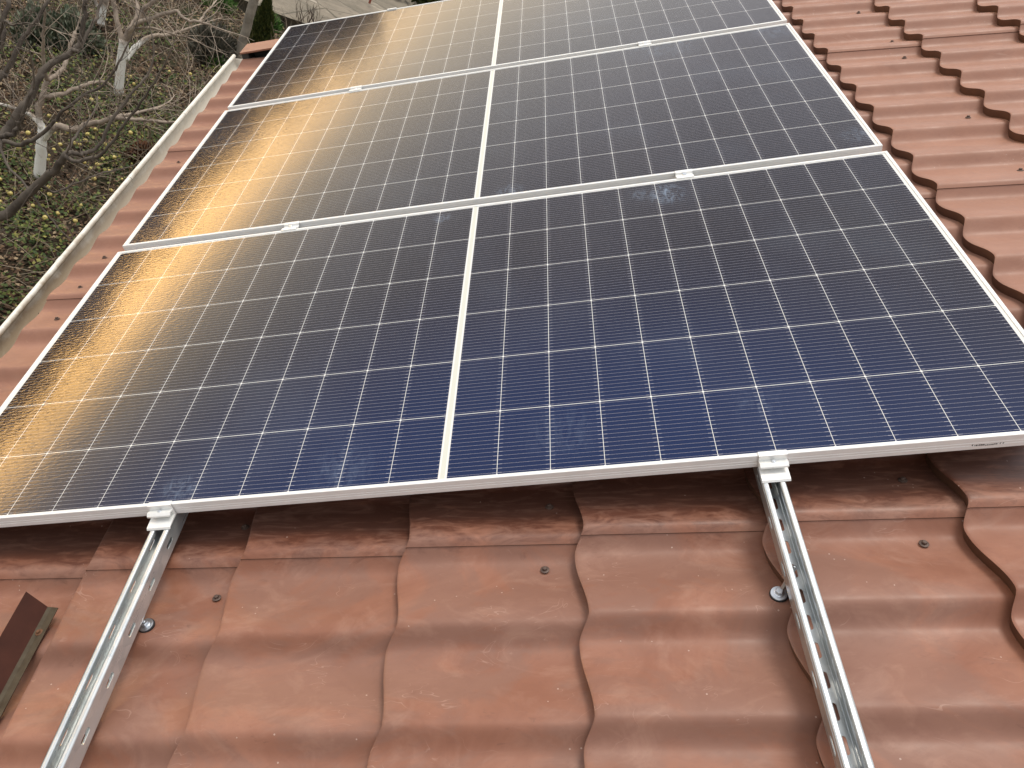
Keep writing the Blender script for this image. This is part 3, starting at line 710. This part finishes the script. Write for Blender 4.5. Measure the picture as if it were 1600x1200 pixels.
mid_clamp(-0.605, 2 * PITCH + PW - 0.0085, 'end clamp on the back edge of the farthest panel, against the yard', None, True)

# ------------------------------------------------------------------ hanger bolts
def hanger(px, py, tx, ty, label):
    z = float(roof_z(px, py)) + 0.001
    root = thing('hanger_bolt', label, 'bolt', RM @ Matrix.Translation((px, py, z)), 'hanger bolts holding the rails off the tiles')
    s = MB(); s.lathe([(0.0155, 0), (0.0160, 0.002), (0.0155, 0.0048)], sides=28); s.build('rubber_washer', M_rubber, root, auto=True)
    s = MB(); s.lathe([(0.0142, 0.0048), (0.0142, 0.0066), (0.0138, 0.007)], sides=28); s.lathe([(0.0085, 0.007), (0.0085, 0.0078), (0.0078, 0.0082)], sides=20); s.lathe([(0.0068, 0.0082), (0.0068, 0.0135), (0.0058, 0.0145)], sides=6)
    s.build('flange_nut', M_bolt, root, auto=True)
    top = -PH - 0.041 + 0.020 - z
    V = []; pts = []
    for i in range(60):
        u = i / 59; pts.append(((tx - px) * u, (ty - py) * u, 0.002 + (top - 0.002) * u, 0.0040 if i % 2 else 0.0034))
    s = MB(); s.tube(pts, 12); s.build('threaded_rod', M_bolt, root, smooth=True)
    u = (-PH - 0.041 - z + 0.0015) / top
    s = MB(); c = ((tx - px) * u, (ty - py) * u, -PH - 0.041 - z + 0.0015)
    s.lathe([(0.0105, 0), (0.0105, 0.0016)], c, 20); s.lathe([(0.0068, 0.0016), (0.0068, 0.008), (0.006, 0.009)], c, 6); s.build('lock_nut', M_bolt, root, auto=True)
hanger(0.601, -0.243, 0.6285, -0.222, 'zinc hanger bolt on a black rubber washer, under the rail farther from the gutter')
hanger(-0.585, -0.237, -0.597, -0.228, 'zinc hanger bolt on a black rubber washer, under the rail nearer the gutter')

# ------------------------------------------------------------------ loose brown angle flashing on the left
rt = thing('angle_flashing', 'length of dark brown folded metal flashing lying on the tiles, rusty screw in its foot', 'flashing', RM)
s = MB()
pr = [(-0.867, -0.0600), (-0.832, -0.0965), (-0.823, -0.0985), (-0.803, -0.0935), (-0.803, -0.0922), (-0.8235, -0.0970), (-0.8312, -0.0948), (-0.8660, -0.0592)]
s.prism(pr, -1.6, -0.176)
for i in range(8, 16):                                  # the end was snipped off at a slant
    vx, vy, vz = s.V[i]; s.V[i] = (vx, -0.176 + max(0.0, (-0.832 - vx) / 0.035) * 0.016 - (0.006 if vx > -0.81 else 0), vz)
s.M[4] = s.M[5] = 1
s.build('folded_strip', [M_flash, M_flashfoot], rt)
o = screw_mesh('rusty_screw', rt, M_rust, (-0.8195, -0.235, -0.0955)); o.scale = (0.85, 0.85, 0.85)

# ------------------------------------------------------------------ garden
# limbs of the fruit trees: x, y, z, radius in metres
T1=[
    ('trunk',[[-3.367, 5.548, 0.0, 0.0508], [-3.351, 5.556, 0.253, 0.0464], [-3.337, 5.562, 0.437, 0.0424]]),
    ('trunk',[[-3.337, 5.562, 0.437, 0.0318], [-3.359, 5.593, 0.522, 0.0291], [-3.389, 5.621, 0.623, 0.0264], [-3.374, 5.669, 0.761, 0.0237], [-3.355, 5.72, 0.898, 0.021]]),
    ('limb',[[-3.328, 5.566, 0.426, 0.0389], [-3.284, 5.545, 0.498, 0.0364], [-3.226, 5.529, 0.572, 0.0339], [-3.161, 5.518, 0.616, 0.0316], [-3.074, 5.516, 0.626, 0.0293], [-3.005, 5.507, 0.658, 0.0271], [-2.932, 5.499, 0.734, 0.0248], [-2.85, 5.495, 0.793, 0.0225], [-2.782, 5.485, 0.83, 0.0203], [-2.71, 5.476, 0.899, 0.0181], [-2.583, 5.494, 0.929, 0.016], [-2.456, 5.512, 0.966, 0.0139], [-2.318, 5.534, 0.992, 0.0118], [-2.176, 5.56, 1.031, 0.0098]]),
    ('limb',[[-2.727, 5.52, 0.874, 0.0167], [-2.693, 5.646, 0.85, 0.0152], [-2.634, 5.785, 0.832, 0.0137], [-2.61, 5.907, 0.814, 0.0121], [-2.526, 6.057, 0.821, 0.0105]]),
    ('limb',[[-3.355, 5.72, 0.898, 0.021], [-3.33, 5.809, 0.909, 0.0197], [-3.304, 5.899, 0.951, 0.0184], [-3.304, 5.976, 1.0, 0.0171], [-3.299, 6.056, 1.109, 0.0157], [-3.289, 6.138, 1.214, 0.0143]]),
    ('limb',[[-3.355, 5.72, 0.898, 0.0175], [-3.347, 5.654, 1.071, 0.0155], [-3.324, 5.596, 1.268, 0.0135], [-3.281, 5.547, 1.461, 0.0116], [-3.247, 5.494, 1.635, 0.0098]]),
    ('limb',[[-3.339, 5.561, 0.513, 0.0211], [-3.409, 5.611, 0.545, 0.0186], [-3.488, 5.656, 0.549, 0.016], [-3.63, 5.672, 0.549, 0.0135], [-3.75, 5.698, 0.527, 0.0109]]),
    ('limb',[[-3.369, 5.658, 0.768, 0.021], [-3.286, 5.763, 0.77, 0.019], [-3.196, 5.872, 0.81, 0.017], [-3.104, 5.983, 0.865, 0.0149], [-3.032, 6.083, 0.872, 0.0129], [-2.996, 6.167, 0.822, 0.0108]]),
]
T2=[
    ('trunk',[[-3.438, 7.545, 0.0, 0.0517], [-3.426, 7.55, 0.237, 0.0511], [-3.408, 7.556, 0.46, 0.0506], [-3.395, 7.561, 0.627, 0.0503]]),
    ('limb',[[-3.418, 7.553, 0.607, 0.0294], [-3.474, 7.603, 0.735, 0.0266], [-3.53, 7.653, 0.867, 0.0238], [-3.57, 7.709, 1.068, 0.021]]),
    ('limb',[[-3.384, 7.565, 0.63, 0.0377], [-3.333, 7.541, 0.755, 0.0341], [-3.271, 7.522, 0.854, 0.0305], [-3.205, 7.504, 0.992, 0.027], [-3.119, 7.493, 1.135, 0.0235], [-3.033, 7.482, 1.262, 0.0201]]),
    ('limb',[[-3.258, 7.505, 0.85, 0.0247], [-3.214, 7.468, 0.913, 0.023], [-3.104, 7.456, 0.993, 0.0213], [-2.978, 7.449, 1.097, 0.0196], [-2.841, 7.447, 1.178, 0.018], [-2.784, 7.415, 1.157, 0.0164], [-2.693, 7.395, 1.153, 0.0148], [-2.605, 7.375, 1.187, 0.0133], [-2.474, 7.37, 1.2, 0.0118]]),
    ('limb',[[-3.377, 7.568, 0.418, 0.0338], [-3.353, 7.622, 0.466, 0.0309], [-3.317, 7.682, 0.539, 0.0279], [-3.274, 7.743, 0.592, 0.0249], [-3.196, 7.818, 0.662, 0.0219], [-3.077, 7.908, 0.686, 0.0189], [-2.983, 7.989, 0.733, 0.0159], [-2.876, 8.074, 0.798, 0.0129]]),
    ('limb',[[-3.296, 7.598, 0.772, 0.0167], [-3.102, 7.563, 0.865, 0.0144], [-2.943, 7.516, 0.902, 0.0122], [-2.807, 7.46, 0.932, 0.0101], [-2.661, 7.407, 0.973, 0.008]]),
    ('limb',[[-2.645, 7.52, 1.126, 0.012], [-2.621, 7.635, 1.181, 0.0101], [-2.586, 7.755, 1.253, 0.0081]]),
    ('limb',[[-3.346, 7.579, 0.737, 0.025], [-3.335, 7.744, 0.883, 0.021], [-3.397, 7.88, 0.988, 0.017]]),
]
T4=[
    ('trunk',[[-4.227, 9.049, -0.002, 0.0445], [-4.209, 9.056, 0.146, 0.0443], [-4.186, 9.065, 0.346, 0.044]]),
    ('limb',[[-4.209, 9.056, 0.162, 0.0246], [-4.275, 9.03, 0.245, 0.0221], [-4.34, 9.004, 0.417, 0.0195]]),
    ('limb',[[-4.186, 9.065, 0.346, 0.0293], [-4.137, 9.084, 0.512, 0.0243], [-4.057, 9.116, 0.684, 0.0193]]),
]
T3=[
    ('trunk',[[-3.587, 3.854, 0.0, 0.0823], [-3.541, 3.885, 0.3, 0.0741], [-3.497, 3.916, 0.528, 0.0667], [-3.432, 3.961, 0.801, 0.0593]]),
    ('limb',[[-3.346, 3.656, 0.661, 0.0405], [-3.086, 3.713, 0.671, 0.0375], [-2.81, 3.78, 0.84, 0.034], [-2.653, 3.767, 1.034, 0.0306], [-2.499, 3.751, 1.28, 0.0272], [-2.386, 3.707, 1.438, 0.0242], [-2.294, 3.649, 1.614, 0.0212]]),
    ('limb',[[-2.294, 3.649, 1.614, 0.0175], [-2.267, 3.708, 1.6, 0.0159], [-2.24, 3.767, 1.572, 0.0144], [-2.173, 3.853, 1.624, 0.0127], [-2.133, 3.921, 1.779, 0.011], [-2.049, 4.018, 1.959, 0.0092], [-1.978, 4.108, 2.095, 0.0075]]),
    ('limb',[[-2.294, 3.649, 1.6, 0.015], [-2.252, 3.625, 1.585, 0.0137], [-2.199, 3.61, 1.615, 0.0124], [-2.102, 3.625, 1.679, 0.011], [-2.028, 3.623, 1.774, 0.0097], [-1.945, 3.628, 1.958, 0.0083], [-1.85, 3.641, 2.145, 0.007], [-1.767, 3.646, 2.346, 0.0057]]),
    ('limb',[[-2.294, 3.649, 1.614, 0.0125], [-2.306, 3.762, 1.639, 0.0101], [-2.308, 3.882, 1.662, 0.0077], [-2.299, 4.009, 1.702, 0.0052]]),
    ('limb',[[-3.387, 3.749, 0.67, 0.0381], [-3.171, 3.914, 0.851, 0.0359], [-3.007, 4.044, 1.058, 0.0337], [-2.923, 4.119, 1.274, 0.0315], [-2.874, 4.17, 1.375, 0.0297], [-2.838, 4.211, 1.468, 0.0278], [-2.793, 4.26, 1.567, 0.026], [-2.76, 4.299, 1.687, 0.0242], [-2.732, 4.336, 1.753, 0.0225], [-2.673, 4.394, 1.82, 0.0208], [-2.596, 4.463, 1.894, 0.0191], [-2.569, 4.499, 1.956, 0.0174], [-2.551, 4.529, 2.096, 0.0157], [-2.551, 4.547, 2.178, 0.014], [-2.537, 4.573, 2.278, 0.0123]]),
    ('limb',[[-2.579, 4.423, 1.915, 0.0137], [-2.569, 4.521, 1.921, 0.0125], [-2.552, 4.623, 2.017, 0.0112], [-2.541, 4.722, 2.103, 0.0098], [-2.544, 4.811, 2.209, 0.0085]]),
    ('limb',[[-3.324, 3.792, 0.934, 0.0229], [-3.084, 3.896, 1.227, 0.0204], [-2.872, 3.98, 1.349, 0.0183], [-2.812, 3.961, 1.387, 0.0164], [-2.74, 3.949, 1.474, 0.0144], [-2.697, 3.918, 1.571, 0.0124], [-2.61, 3.917, 1.823, 0.0104]]),
    ('limb',[[-3.398, 3.863, 0.814, 0.0205], [-3.136, 3.981, 1.14, 0.0186], [-2.92, 4.068, 1.259, 0.0171], [-2.819, 4.077, 1.265, 0.0158], [-2.732, 4.076, 1.325, 0.0144], [-2.641, 4.078, 1.42, 0.013], [-2.566, 4.068, 1.532, 0.0116], [-2.499, 4.054, 1.651, 0.0102], [-2.367, 4.084, 1.807, 0.0089], [-2.24, 4.11, 1.947, 0.0076], [-2.145, 4.114, 2.15, 0.0063]]),
    ('limb',[[-3.485, 4.045, 0.734, 0.0241], [-3.294, 4.211, 1.145, 0.0218], [-3.063, 4.403, 1.537, 0.0198], [-3.049, 4.448, 1.559, 0.0182], [-3.001, 4.515, 1.708, 0.0164], [-2.967, 4.573, 1.825, 0.0148], [-2.911, 4.646, 1.937, 0.0131], [-2.858, 4.717, 2.091, 0.0114]]),
    ('limb',[[-3.485, 4.045, 0.734, 0.0272], [-3.256, 4.263, 1.383, 0.0232], [-3.071, 4.45, 1.758, 0.02], [-3.075, 4.508, 1.871, 0.0171], [-3.061, 4.578, 2.03, 0.0143]]),
    ('limb',[[-3.041, 4.349, 1.781, 0.0113], [-2.956, 4.286, 2.005, 0.0091], [-2.867, 4.226, 2.042, 0.0072], [-2.774, 4.168, 2.113, 0.0053]]),
    ('limb',[[-2.872, 3.98, 1.344, 0.011], [-2.781, 3.861, 1.241, 0.0092], [-2.626, 3.785, 1.165, 0.0074], [-2.471, 3.71, 1.061, 0.0057], [-2.33, 3.624, 1.008, 0.004]]),
    ('limb',[[-2.518, 3.738, 1.264, 0.0092], [-2.466, 3.846, 1.144, 0.0083], [-2.407, 3.959, 1.158, 0.0073], [-2.293, 4.11, 1.203, 0.0063], [-2.138, 4.289, 1.242, 0.0053], [-2.043, 4.427, 1.286, 0.0042]]),
]


def smooth_path(P, per=4):
    P = np.array(P, float); n = len(P); out = []
    for i in range(n - 1):
        p0, p1, p2, p3 = P[max(i - 1, 0)], P[i], P[i + 1], P[min(i + 2, n - 1)]
        for k in range(per):
            t = k / per
            out.append(0.5 * ((2 * p1) + (p2 - p0) * t + (2 * p0 - 5 * p1 + 4 * p2 - p3) * t * t + (3 * p1 - p0 - 3 * p2 + p3) * t ** 3))
    out.append(P[-1]); out = np.array(out); out[:, 3] = np.maximum(out[:, 3], 0.002)
    out[1:-1, :3] += RNG.normal(0, 0.004, (len(out) - 2, 3))
    return out

def twig(mb, p, d, L, r, depth, rng):
    n = max(4, int(L / 0.07)); pts = [np.array([*p, r])]; d = np.array(d, float); d /= np.linalg.norm(d)
    bend = rng.normal(0, 0.10, 3); q = np.array(p, float)
    for i in range(n):
        d = d + bend * 0.6 + rng.normal(0, 0.09, 3) + np.array([0, 0, 0.045]); d /= np.linalg.norm(d)
        q = q + d * L / n; pts.append(np.array([*q, r * (1 - 0.75 * (i + 1) / n)]))
        if depth > 0 and i > 0 and rng.random() < 0.42:
            side = np.cross(d, rng.normal(size=3)); side /= np.linalg.norm(side) + 1e-9
            twig(mb, q, d * 0.65 + side * rng.uniform(0.5, 1.0), L * rng.uniform(0.3, 0.6), max(0.0016, r * 0.6), depth - 1, rng)
    mb.tube(pts, 4 if r < 0.006 else 5, False, 1)

def fruit_tree(label, limbs, zw, tone, twigs, seed, zmin=0.45, lmax=0.8):
    rng = np.random.default_rng(seed)
    base = limbs[0][1][0]
    root = thing('fruit_tree', label, 'tree', Matrix.Translation((base[0], base[1], 0)), None)
    off = np.array([base[0], base[1], 0, 0])
    bark = make_bark('fruit_tree_bark', zw, tone)
    tr, cr = MB(), MB(); paths = []
    for name, P in limbs:
        S = smooth_path(np.array(P) - off)
        (tr if name == 'trunk' else cr).tube(S, 9 if S[0, 3] > 0.02 else 6)
        if name != 'trunk' or S[-1, 2] > 0.7: paths.append(S)
    tot = sum(len(s) for s in paths)
    for S in paths:
        L = np.linalg.norm(np.diff(S[:, :3], axis=0), axis=1).sum()
        for _ in range(int(twigs * L)):
            i = int(rng.integers(max(1, len(S) // 4), len(S))); q = S[i]
            tdir = S[min(i + 1, len(S) - 1), :3] - S[i - 1, :3]; tdir /= np.linalg.norm(tdir) + 1e-9
            d = tdir * rng.uniform(0.2, 0.9) + rng.normal(0, 0.55, 3) + np.array([0, 0, 0.25])
            if q[2] < zmin: continue
            twig(cr, q[:3], d, rng.uniform(0.2, lmax), min(q[3] * 0.45, 0.0034), 2, rng)
        # the limb runs out into a twig
        e = S[-1]; twig(cr, e[:3], S[-1, :3] - S[-3, :3], rng.uniform(0.3, 0.6), min(e[3], 0.007), 2, rng)
    o = tr.build('trunk', bark, root, smooth=True)
    o = cr.build('crown', [bark, make_bark('fruit_tree_twig', -9, tone * 1.35)], root, smooth=True)
    return root
fruit_tree('bare fruit tree with a lime washed trunk, standing among fallen yellow apples', T1, 0.54, 1.6, 10, 11)
fruit_tree('bare fruit tree with a lime washed forked trunk, in the middle of the garden bed', T2, 0.60, 1.7, 12, 12)
fruit_tree('bare tree with a thin pale trunk, behind the forked lime washed tree', T4, 0.25, 1.2, 6, 13, 0.1)
fruit_tree('dark bare fruit tree nearest the house, its branches reaching in over the garden', T3, -0.2, 0.55, 5, 14, 0.5, 0.6)

# loose leaves, ground cover and stems: nobody could count them
def leaf_quads(P, size, tilt, rng, aspect=(0.45, 0.75), fold=True):
    n = len(P); a = rng.uniform(0, 2 * np.pi, n); s = size * rng.uniform(0.6, 1.35, n)
    nrm = rng.normal(0, tilt, (n, 3)); nrm[:, 2] = 1; nrm /= np.linalg.norm(nrm, axis=1)[:, None]
    u = np.stack([np.cos(a), np.sin(a), np.zeros(n)], 1); u -= nrm * (u * nrm).sum(1)[:, None]; u /= np.linalg.norm(u, axis=1)[:, None]
    w = np.cross(nrm, u); k = rng.uniform(*aspect, n)
    A = P - u * s[:, None] * .5; B = P + w * (s * k)[:, None] * .5 - nrm * (s * .1)[:, None]; Cc = P + u * s[:, None] * .5; D = P - w * (s * k)[:, None] * .5 - nrm * (s * .1)[:, None]
    V = np.stack([A, B, Cc, D], 1).reshape(-1, 3); i = np.arange(n)[:, None] * 4
    F = np.concatenate([i + np.array([[0, 1, 2]]), i + np.array([[0, 2, 3]])], 1).reshape(-1, 3)
    return V, F
def npmesh(name, V, F, m, parent=None, matrix=None):
    me = bpy.data.meshes.new(name); me.vertices.add(len(V)); me.vertices.foreach_set('co', np.asarray(V, np.float32).ravel())
    k = F.shape[1]; me.loops.add(F.size); me.loops.foreach_set('vertex_index', F.ravel().astype(np.int32))
    me.polygons.add(len(F)); me.polygons.foreach_set('loop_start', np.arange(0, F.size, k, dtype=np.int32)); me.polygons.foreach_set('loop_total', np.full(len(F), k, np.int32))
    me.materials.append(m); me.update(calc_edges=True); me.validate()
    o = bpy.data.objects.new(name, me); col.objects.link(o)
    if parent is not None: o.parent = parent
    if matrix is not None: o.matrix_world = matrix
    return o
def patch(n, x0, x1, y0, y1, rng, keep=None):
    P = np.stack([rng.uniform(x0, x1, n), rng.uniform(y0, y1, n)], 1)
    if keep is not None: P = P[keep(P[:, 0], P[:, 1], rng.random(len(P)))]
    return np.column_stack([P, ground_z(P[:, 0], P[:, 1])])
rg = np.random.default_rng(21)
P = patch(80000, -6.6, -1.2, 2.8, 11.15, rg, lambda x, y, r: r < 0.55 + 0.5 * vnoise(x, y, 1.9, 4)); P[:, 2] += rg.uniform(0.0, 0.035, len(P))
V, F = leaf_quads(P, 0.047, 0.45, rg); tag(npmesh('leaf_litter', V, F, M_litter), kind='stuff')
def cover(x, y, r):
    d = 0.55 * vnoise(x, y, 1.3, 8) + 0.45 * vnoise(x, y, 3.7, 9) + 0.15
    d = d - 0.55 * np.clip((y - 8.2) / 1.5, 0, 1) + 0.14 + 0.1 * (y < 5.5)
    return r < np.clip(d, 0.02, 1) * 0.95
P = patch(100000, -6.6, -1.2, 2.8, 11.1, rg, cover); P[:, 2] += rg.uniform(0.02, 0.10, len(P))
V, F = leaf_quads(P, 0.034, 0.55, rg, (0.6, 0.95)); tag(npmesh('ground_cover', V, F, M_green), kind='stuff')
# dead stems and thin suckers sticking out of the bed
s = MB()
for _ in range(900):
    x, y = rg.uniform(-6.2, -1.6), rg.uniform(4.2, 11.0); h = rg.uniform(0.12, 0.5) * (1.0 if rg.random() < 0.85 else 2.0); z = float(ground_z(x, y))
    lean = rg.normal(0, 0.28, 2); b_ = rg.normal(0, 0.1, 2)
    s.tube([(x, y, z, 0.0035), (x + lean[0] * h * .5 + b_[0] * h, y + lean[1] * h * .5 + b_[1] * h, z + h * .55, 0.003), (x + lean[0] * h * 1.2, y + lean[1] * h * 1.2, z + h, 0.0016)], 4, False)
for _ in range(1100):
    x, y = rg.uniform(-6.2, -1.6), rg.uniform(3.0, 11.0); L = rg.uniform(0.2, 0.8); a = rg.uniform(0, 6.28); z = float(ground_z(x, y)) + rg.uniform(0.02, 0.08)
    s.tube([(x, y, z, 0.003), (x + L * .5 * math.cos(a) + rg.normal(0, .04), y + L * .5 * math.sin(a) + rg.normal(0, .04), z + rg.uniform(0, .1), 0.003), (x + L * math.cos(a), y + L * math.sin(a), z, 0.0016)], 4, False)
tag(s.build('dry_stems', M_straw), kind='stuff')

# fallen apples, each one its own
APPLES = [(-3.65, 6.27), (-3.56, 6.35), (-3.52, 6.38), (-3.46, 6.34), (-3.54, 6.25), (-3.68, 5.97), (-3.79, 5.98), (-3.71, 6.08), (-3.34, 6.2), (-3.29, 6.22), (-3.37, 6.27), (-3.42, 6.09), (-3.54, 5.86), (-3.42, 5.86), (-3.23, 6.03), (-3.17, 6.10), (-3.27, 6.3), (-3.31, 6.44), (-3.29, 6.59), (-3.05, 5.87), (-3.12, 5.92), (-2.95, 6.19), (-3.27, 5.9), (-3.03, 5.99), (-3.02, 6.09), (-2.75, 5.87), (-2.76, 5.63), (-3.58, 5.28), (-3.42, 5.12), (-2.99, 6.72), (-3.55, 7.13), (-3.39, 5.78), (-3.43, 5.98), (-2.96, 5.74), (-3.71, 6.52), (-3.21, 5.37), (-3.68, 5.82), (-3.5, 5.02), (-3.42, 4.95), (-3.2, 5.05), (-3.26, 4.76), (-3.03, 4.9), (-2.97, 5.01), (-2.81, 4.98), (-3.15, 5.26), (-2.87, 5.24), (-3.35, 7.77), (-3.91, 8.27), (-3.44, 7.9), (-3.15, 8.34), (-2.95, 8.48), (-3.6, 6.42), (-3.85, 6.2), (-3.9, 5.7), (-3.1, 6.35), (-2.9, 5.95)]
a0 = None
for (x, y) in APPLES:
    if a0 is None:
        a0 = MB(); pr = []
        for k in range(13):
            u = math.pi * k / 12; r = 0.034 * math.sin(u) * (1 + 0.08 * math.cos(u)); z = -0.030 * math.cos(u) + (0.010 * math.exp(-(r / 0.008) ** 2) * (1 if k < 6 else -1))
            pr.append((max(r, 0.0006), z))
        a0.lathe(pr, sides=14); a0.tube([(0, 0, 0.018, 0.0012), (0.003, 0.001, 0.036, 0.001)], 4)
        o = first = a0.build('apple', M_apple, smooth=True)
    else: o = first.copy(); col.objects.link(o)
    sc_ = rg.uniform(0.42, 0.68)
    o.location = (x, y, float(ground_z(x, y)) + 0.075 + 0.02 * rg.random()); o.rotation_euler = (rg.uniform(-1, 1), rg.uniform(-1, 1), rg.uniform(0, 6)); o.scale = (sc_, sc_, sc_)
    tag(o, 'small yellow apple fallen among the leaves under the lime washed trees', 'apple', 'yellow apples fallen on the garden bed')

# shrubs, conifer, tufts
def tuft_shrub(name, label, cat, c, rad, h, n, m, size, seed, group=None, spiky=True, core=True):
    r_ = np.random.default_rng(seed); zb = float(ground_z(c[0], c[1]))
    root = thing(name, label, cat, Matrix.Translation((c[0], c[1], zb)), group)
    a = r_.uniform(0, 2 * np.pi, n); ph = np.arccos(r_.uniform(0.0, 1, n)); rr_ = r_.uniform(0.25, 1, n) ** 0.5 * (1 + 0.18 * np.sin(a * 3 + seed) + 0.15 * np.sin(a * 7 + ph * 5))
    P = np.stack([rad * rr_ * np.sin(ph) * np.cos(a), rad * rr_ * np.sin(ph) * np.sin(a), h * rr_ * np.cos(ph) + 0.01], 1)
    D = P / (np.linalg.norm(P, axis=1)[:, None] + 1e-6) + r_.normal(0, 0.35, (n, 3)) + np.array([0, 0, 0.35]); D /= np.linalg.norm(D, axis=1)[:, None]
    S = np.cross(D, r_.normal(size=(n, 3))); S /= np.linalg.norm(S, axis=1)[:, None]
    L = size * r_.uniform(0.6, 1.4, n)[:, None]; w = L * (0.09 if spiky else 0.3)
    V = np.stack([P - S * w, P + S * w, P + D * L * .6 + S * w * .8, P + D * L, P + D * L * .6 - S * w * .8], 1).reshape(-1, 3)
    F = np.arange(n)[:, None] * 5 + np.array([[0, 1, 2, 3, 4]])
    npmesh('foliage', V, F, m, root)
    st = MB()
    for _ in range(26):
        aa = r_.uniform(0, 6.28); q = r_.uniform(.4, .9)
        st.tube([(0.02 * math.cos(aa), 0.02 * math.sin(aa), -0.02, 0.006), (rad * q * .5 * math.cos(aa), rad * q * .5 * math.sin(aa), h * .45, 0.004), (rad * q * math.cos(aa), rad * q * math.sin(aa), h * .8, 0.002)], 4, False)
    st.build('stem', M_straw, root)
    return root
tuft_shrub('shrub', 'low rounded grey brown shrub beside the wooden post, near the roof corner', 'shrub', (-2.93, 9.28), 0.26, 0.36, 2600, M_grey, 0.10, 31)
tuft_shrub('shrub', 'silvery sage shrub behind the tangle of bare branches, left one of two', 'shrub', (-4.50, 8.05), 0.24, 0.34, 3600, M_sage, 0.05, 32, None, False)
tuft_shrub('shrub', 'silvery sage shrub nearer the forked lime washed tree, right one of two', 'shrub', (-4.22, 8.28), 0.26, 0.34, 3600, M_sage, 0.05, 33, None, False)
tuft_shrub('grass_tuft', 'bright green tuft close behind the white gutter', 'grass tuft', (-2.79, 9.10), 0.11, 0.09, 420, M_tuft, 0.07, 34)
tuft_shrub('grass_tuft', 'green tuft on the edge of the concrete yard, above the roof corner', 'grass tuft', (-2.62, 10.97), 0.15, 0.14, 650, M_tuft, 0.09, 35)
tuft_shrub('grass_tuft', 'green tuft against the concrete edge, left of the wooden post', 'grass tuft', (-3.33, 10.98), 0.20, 0.16, 650, M_tuft, 0.09, 36)
tuft_shrub('shrub', 'dark evergreen shrub at the far side of the yard, right behind the panel edge', 'shrub', (-0.75, 14.6), 0.62, 0.5, 5200, M_arb, 0.10, 37, None, False)
tuft_shrub('shrub', 'large dark evergreen shrub beyond the yard, close to the red pole', 'shrub', (0.25, 15.6), 0.8, 0.6, 5200, M_arb, 0.10, 38, None, False)
tuft_shrub('leaf_pile', 'heap of rust brown dead leaves just behind the gutter', 'leaf pile', (-2.74, 6.50), 0.20, 0.07, 1500, M_rustleaf, 0.04, 39, None, False)
# bare shrub on the yard edge
rb = thing('shrub', 'small leafless brown shrub standing against the concrete, above the panel edge', 'shrub', Matrix.Translation((-2.13, 11.30, 0.13)))
s = MB(); r_ = np.random.default_rng(40)
for _ in range(22): twig(s, (r_.normal(0, .12), r_.normal(0, .05), 0), (r_.normal(0, .35), r_.normal(0, .25), 1), r_.uniform(.14, .34), 0.006, 1, r_)
m_ = plain('brown_twig', (0.075, 0.05, 0.035), 0.9); s.build('stems', [m_, m_], rb)

# upright conifer
cb = thing('conifer', 'slim upright green conifer between the wooden post and the concrete edge', 'conifer', Matrix.Translation((-2.44, 9.72, 0)))
r_ = np.random.default_rng(41); n = 9000
z = r_.uniform(0.03, 1.0, n) ** 0.9 * 0.82; a = r_.uniform(0, 2 * np.pi, n)
rad = 0.155 * (1 - (z / 0.84) ** 2.6) * (0.86 + 0.14 * np.sin(a * 5 + z * 22)) * r_.uniform(0.55, 1.05, n) + 0.01
P = np.stack([rad * np.cos(a), rad * np.sin(a), z], 1)
D = np.stack([np.cos(a) * .45, np.sin(a) * .45, np.ones(n)], 1) + r_.normal(0, .25, (n, 3)); D /= np.linalg.norm(D, axis=1)[:, None]
S = np.cross(D, r_.normal(size=(n, 3))); S /= np.linalg.norm(S, axis=1)[:, None]; L = r_.uniform(0.025, 0.06, n)[:, None]
V = np.stack([P - S * L * .16, P + S * L * .16, P + D * L], 1).reshape(-1, 3)
npmesh('crown', V, np.arange(n)[:, None] * 3 + np.array([[0, 1, 2]]), M_arb, cb)
s = MB(); s.tube([(0, 0, -0.05, 0.03), (0, 0, 0.75, 0.008)], 7); s.build('trunk', plain('conifer_bark', (0.09, 0.06, 0.04), 0.9), cb)

# post and pole
s = MB(); s.tube(smooth_path([(-2.622, 9.364, -0.1, 0.060), (-2.599, 9.369, 0.266, 0.058), (-2.531, 9.385, 0.862, 0.056), (-2.493, 9.394, 1.25, 0.055)], 5), 12)
tag(s.build('post', M_post, auto=True), 'weathered grey wooden post leaning beside the conifer', 'post')
s = MB(); zb = 0.21
s.prism([(-0.018, zb), (0.018, zb), (0.062, zb + 0.75), (0.030, zb + 0.75)], -0.02, -0.016)
s.prism([(0.010, zb), (0.018, zb), (0.062, zb + 0.75), (0.054, zb + 0.75)], -0.016, 0.02)
o = s.build('pole', M_red); o.location = (-1.47, 12.93, 0)
tag(o, 'red brown steel angle pole standing on the concrete yard', 'pole')
# stones at the foot of the bushes
rs = np.random.default_rng(50)
for (x, y, r, lab) in ((-1.12, 13.75, 0.10, 'pale yellowish stone lying in front of the dark evergreen shrub'), (-0.93, 13.8, 0.07, 'smaller pale stone beside the yellowish stone by the evergreen shrub')):
    bm_ = bmesh.new(); bmesh.ops.create_icosphere(bm_, subdivisions=2, radius=r)
    for v_ in bm_.verts: v_.co *= 1 + 0.16 * math.sin(v_.co.x * 40 + r * 99) * math.cos(v_.co.y * 37) ; v_.co.z *= 0.6
    me = bpy.data.meshes.new('stone'); bm_.to_mesh(me); bm_.free(); me.materials.append(plain('pale_stone', (0.42, 0.36, 0.22), 0.9, 0, 0.2, 9))
    o = bpy.data.objects.new('stone', me); col.objects.link(o); o.location = (x, y, 0.32); tag(o, lab, 'stone')
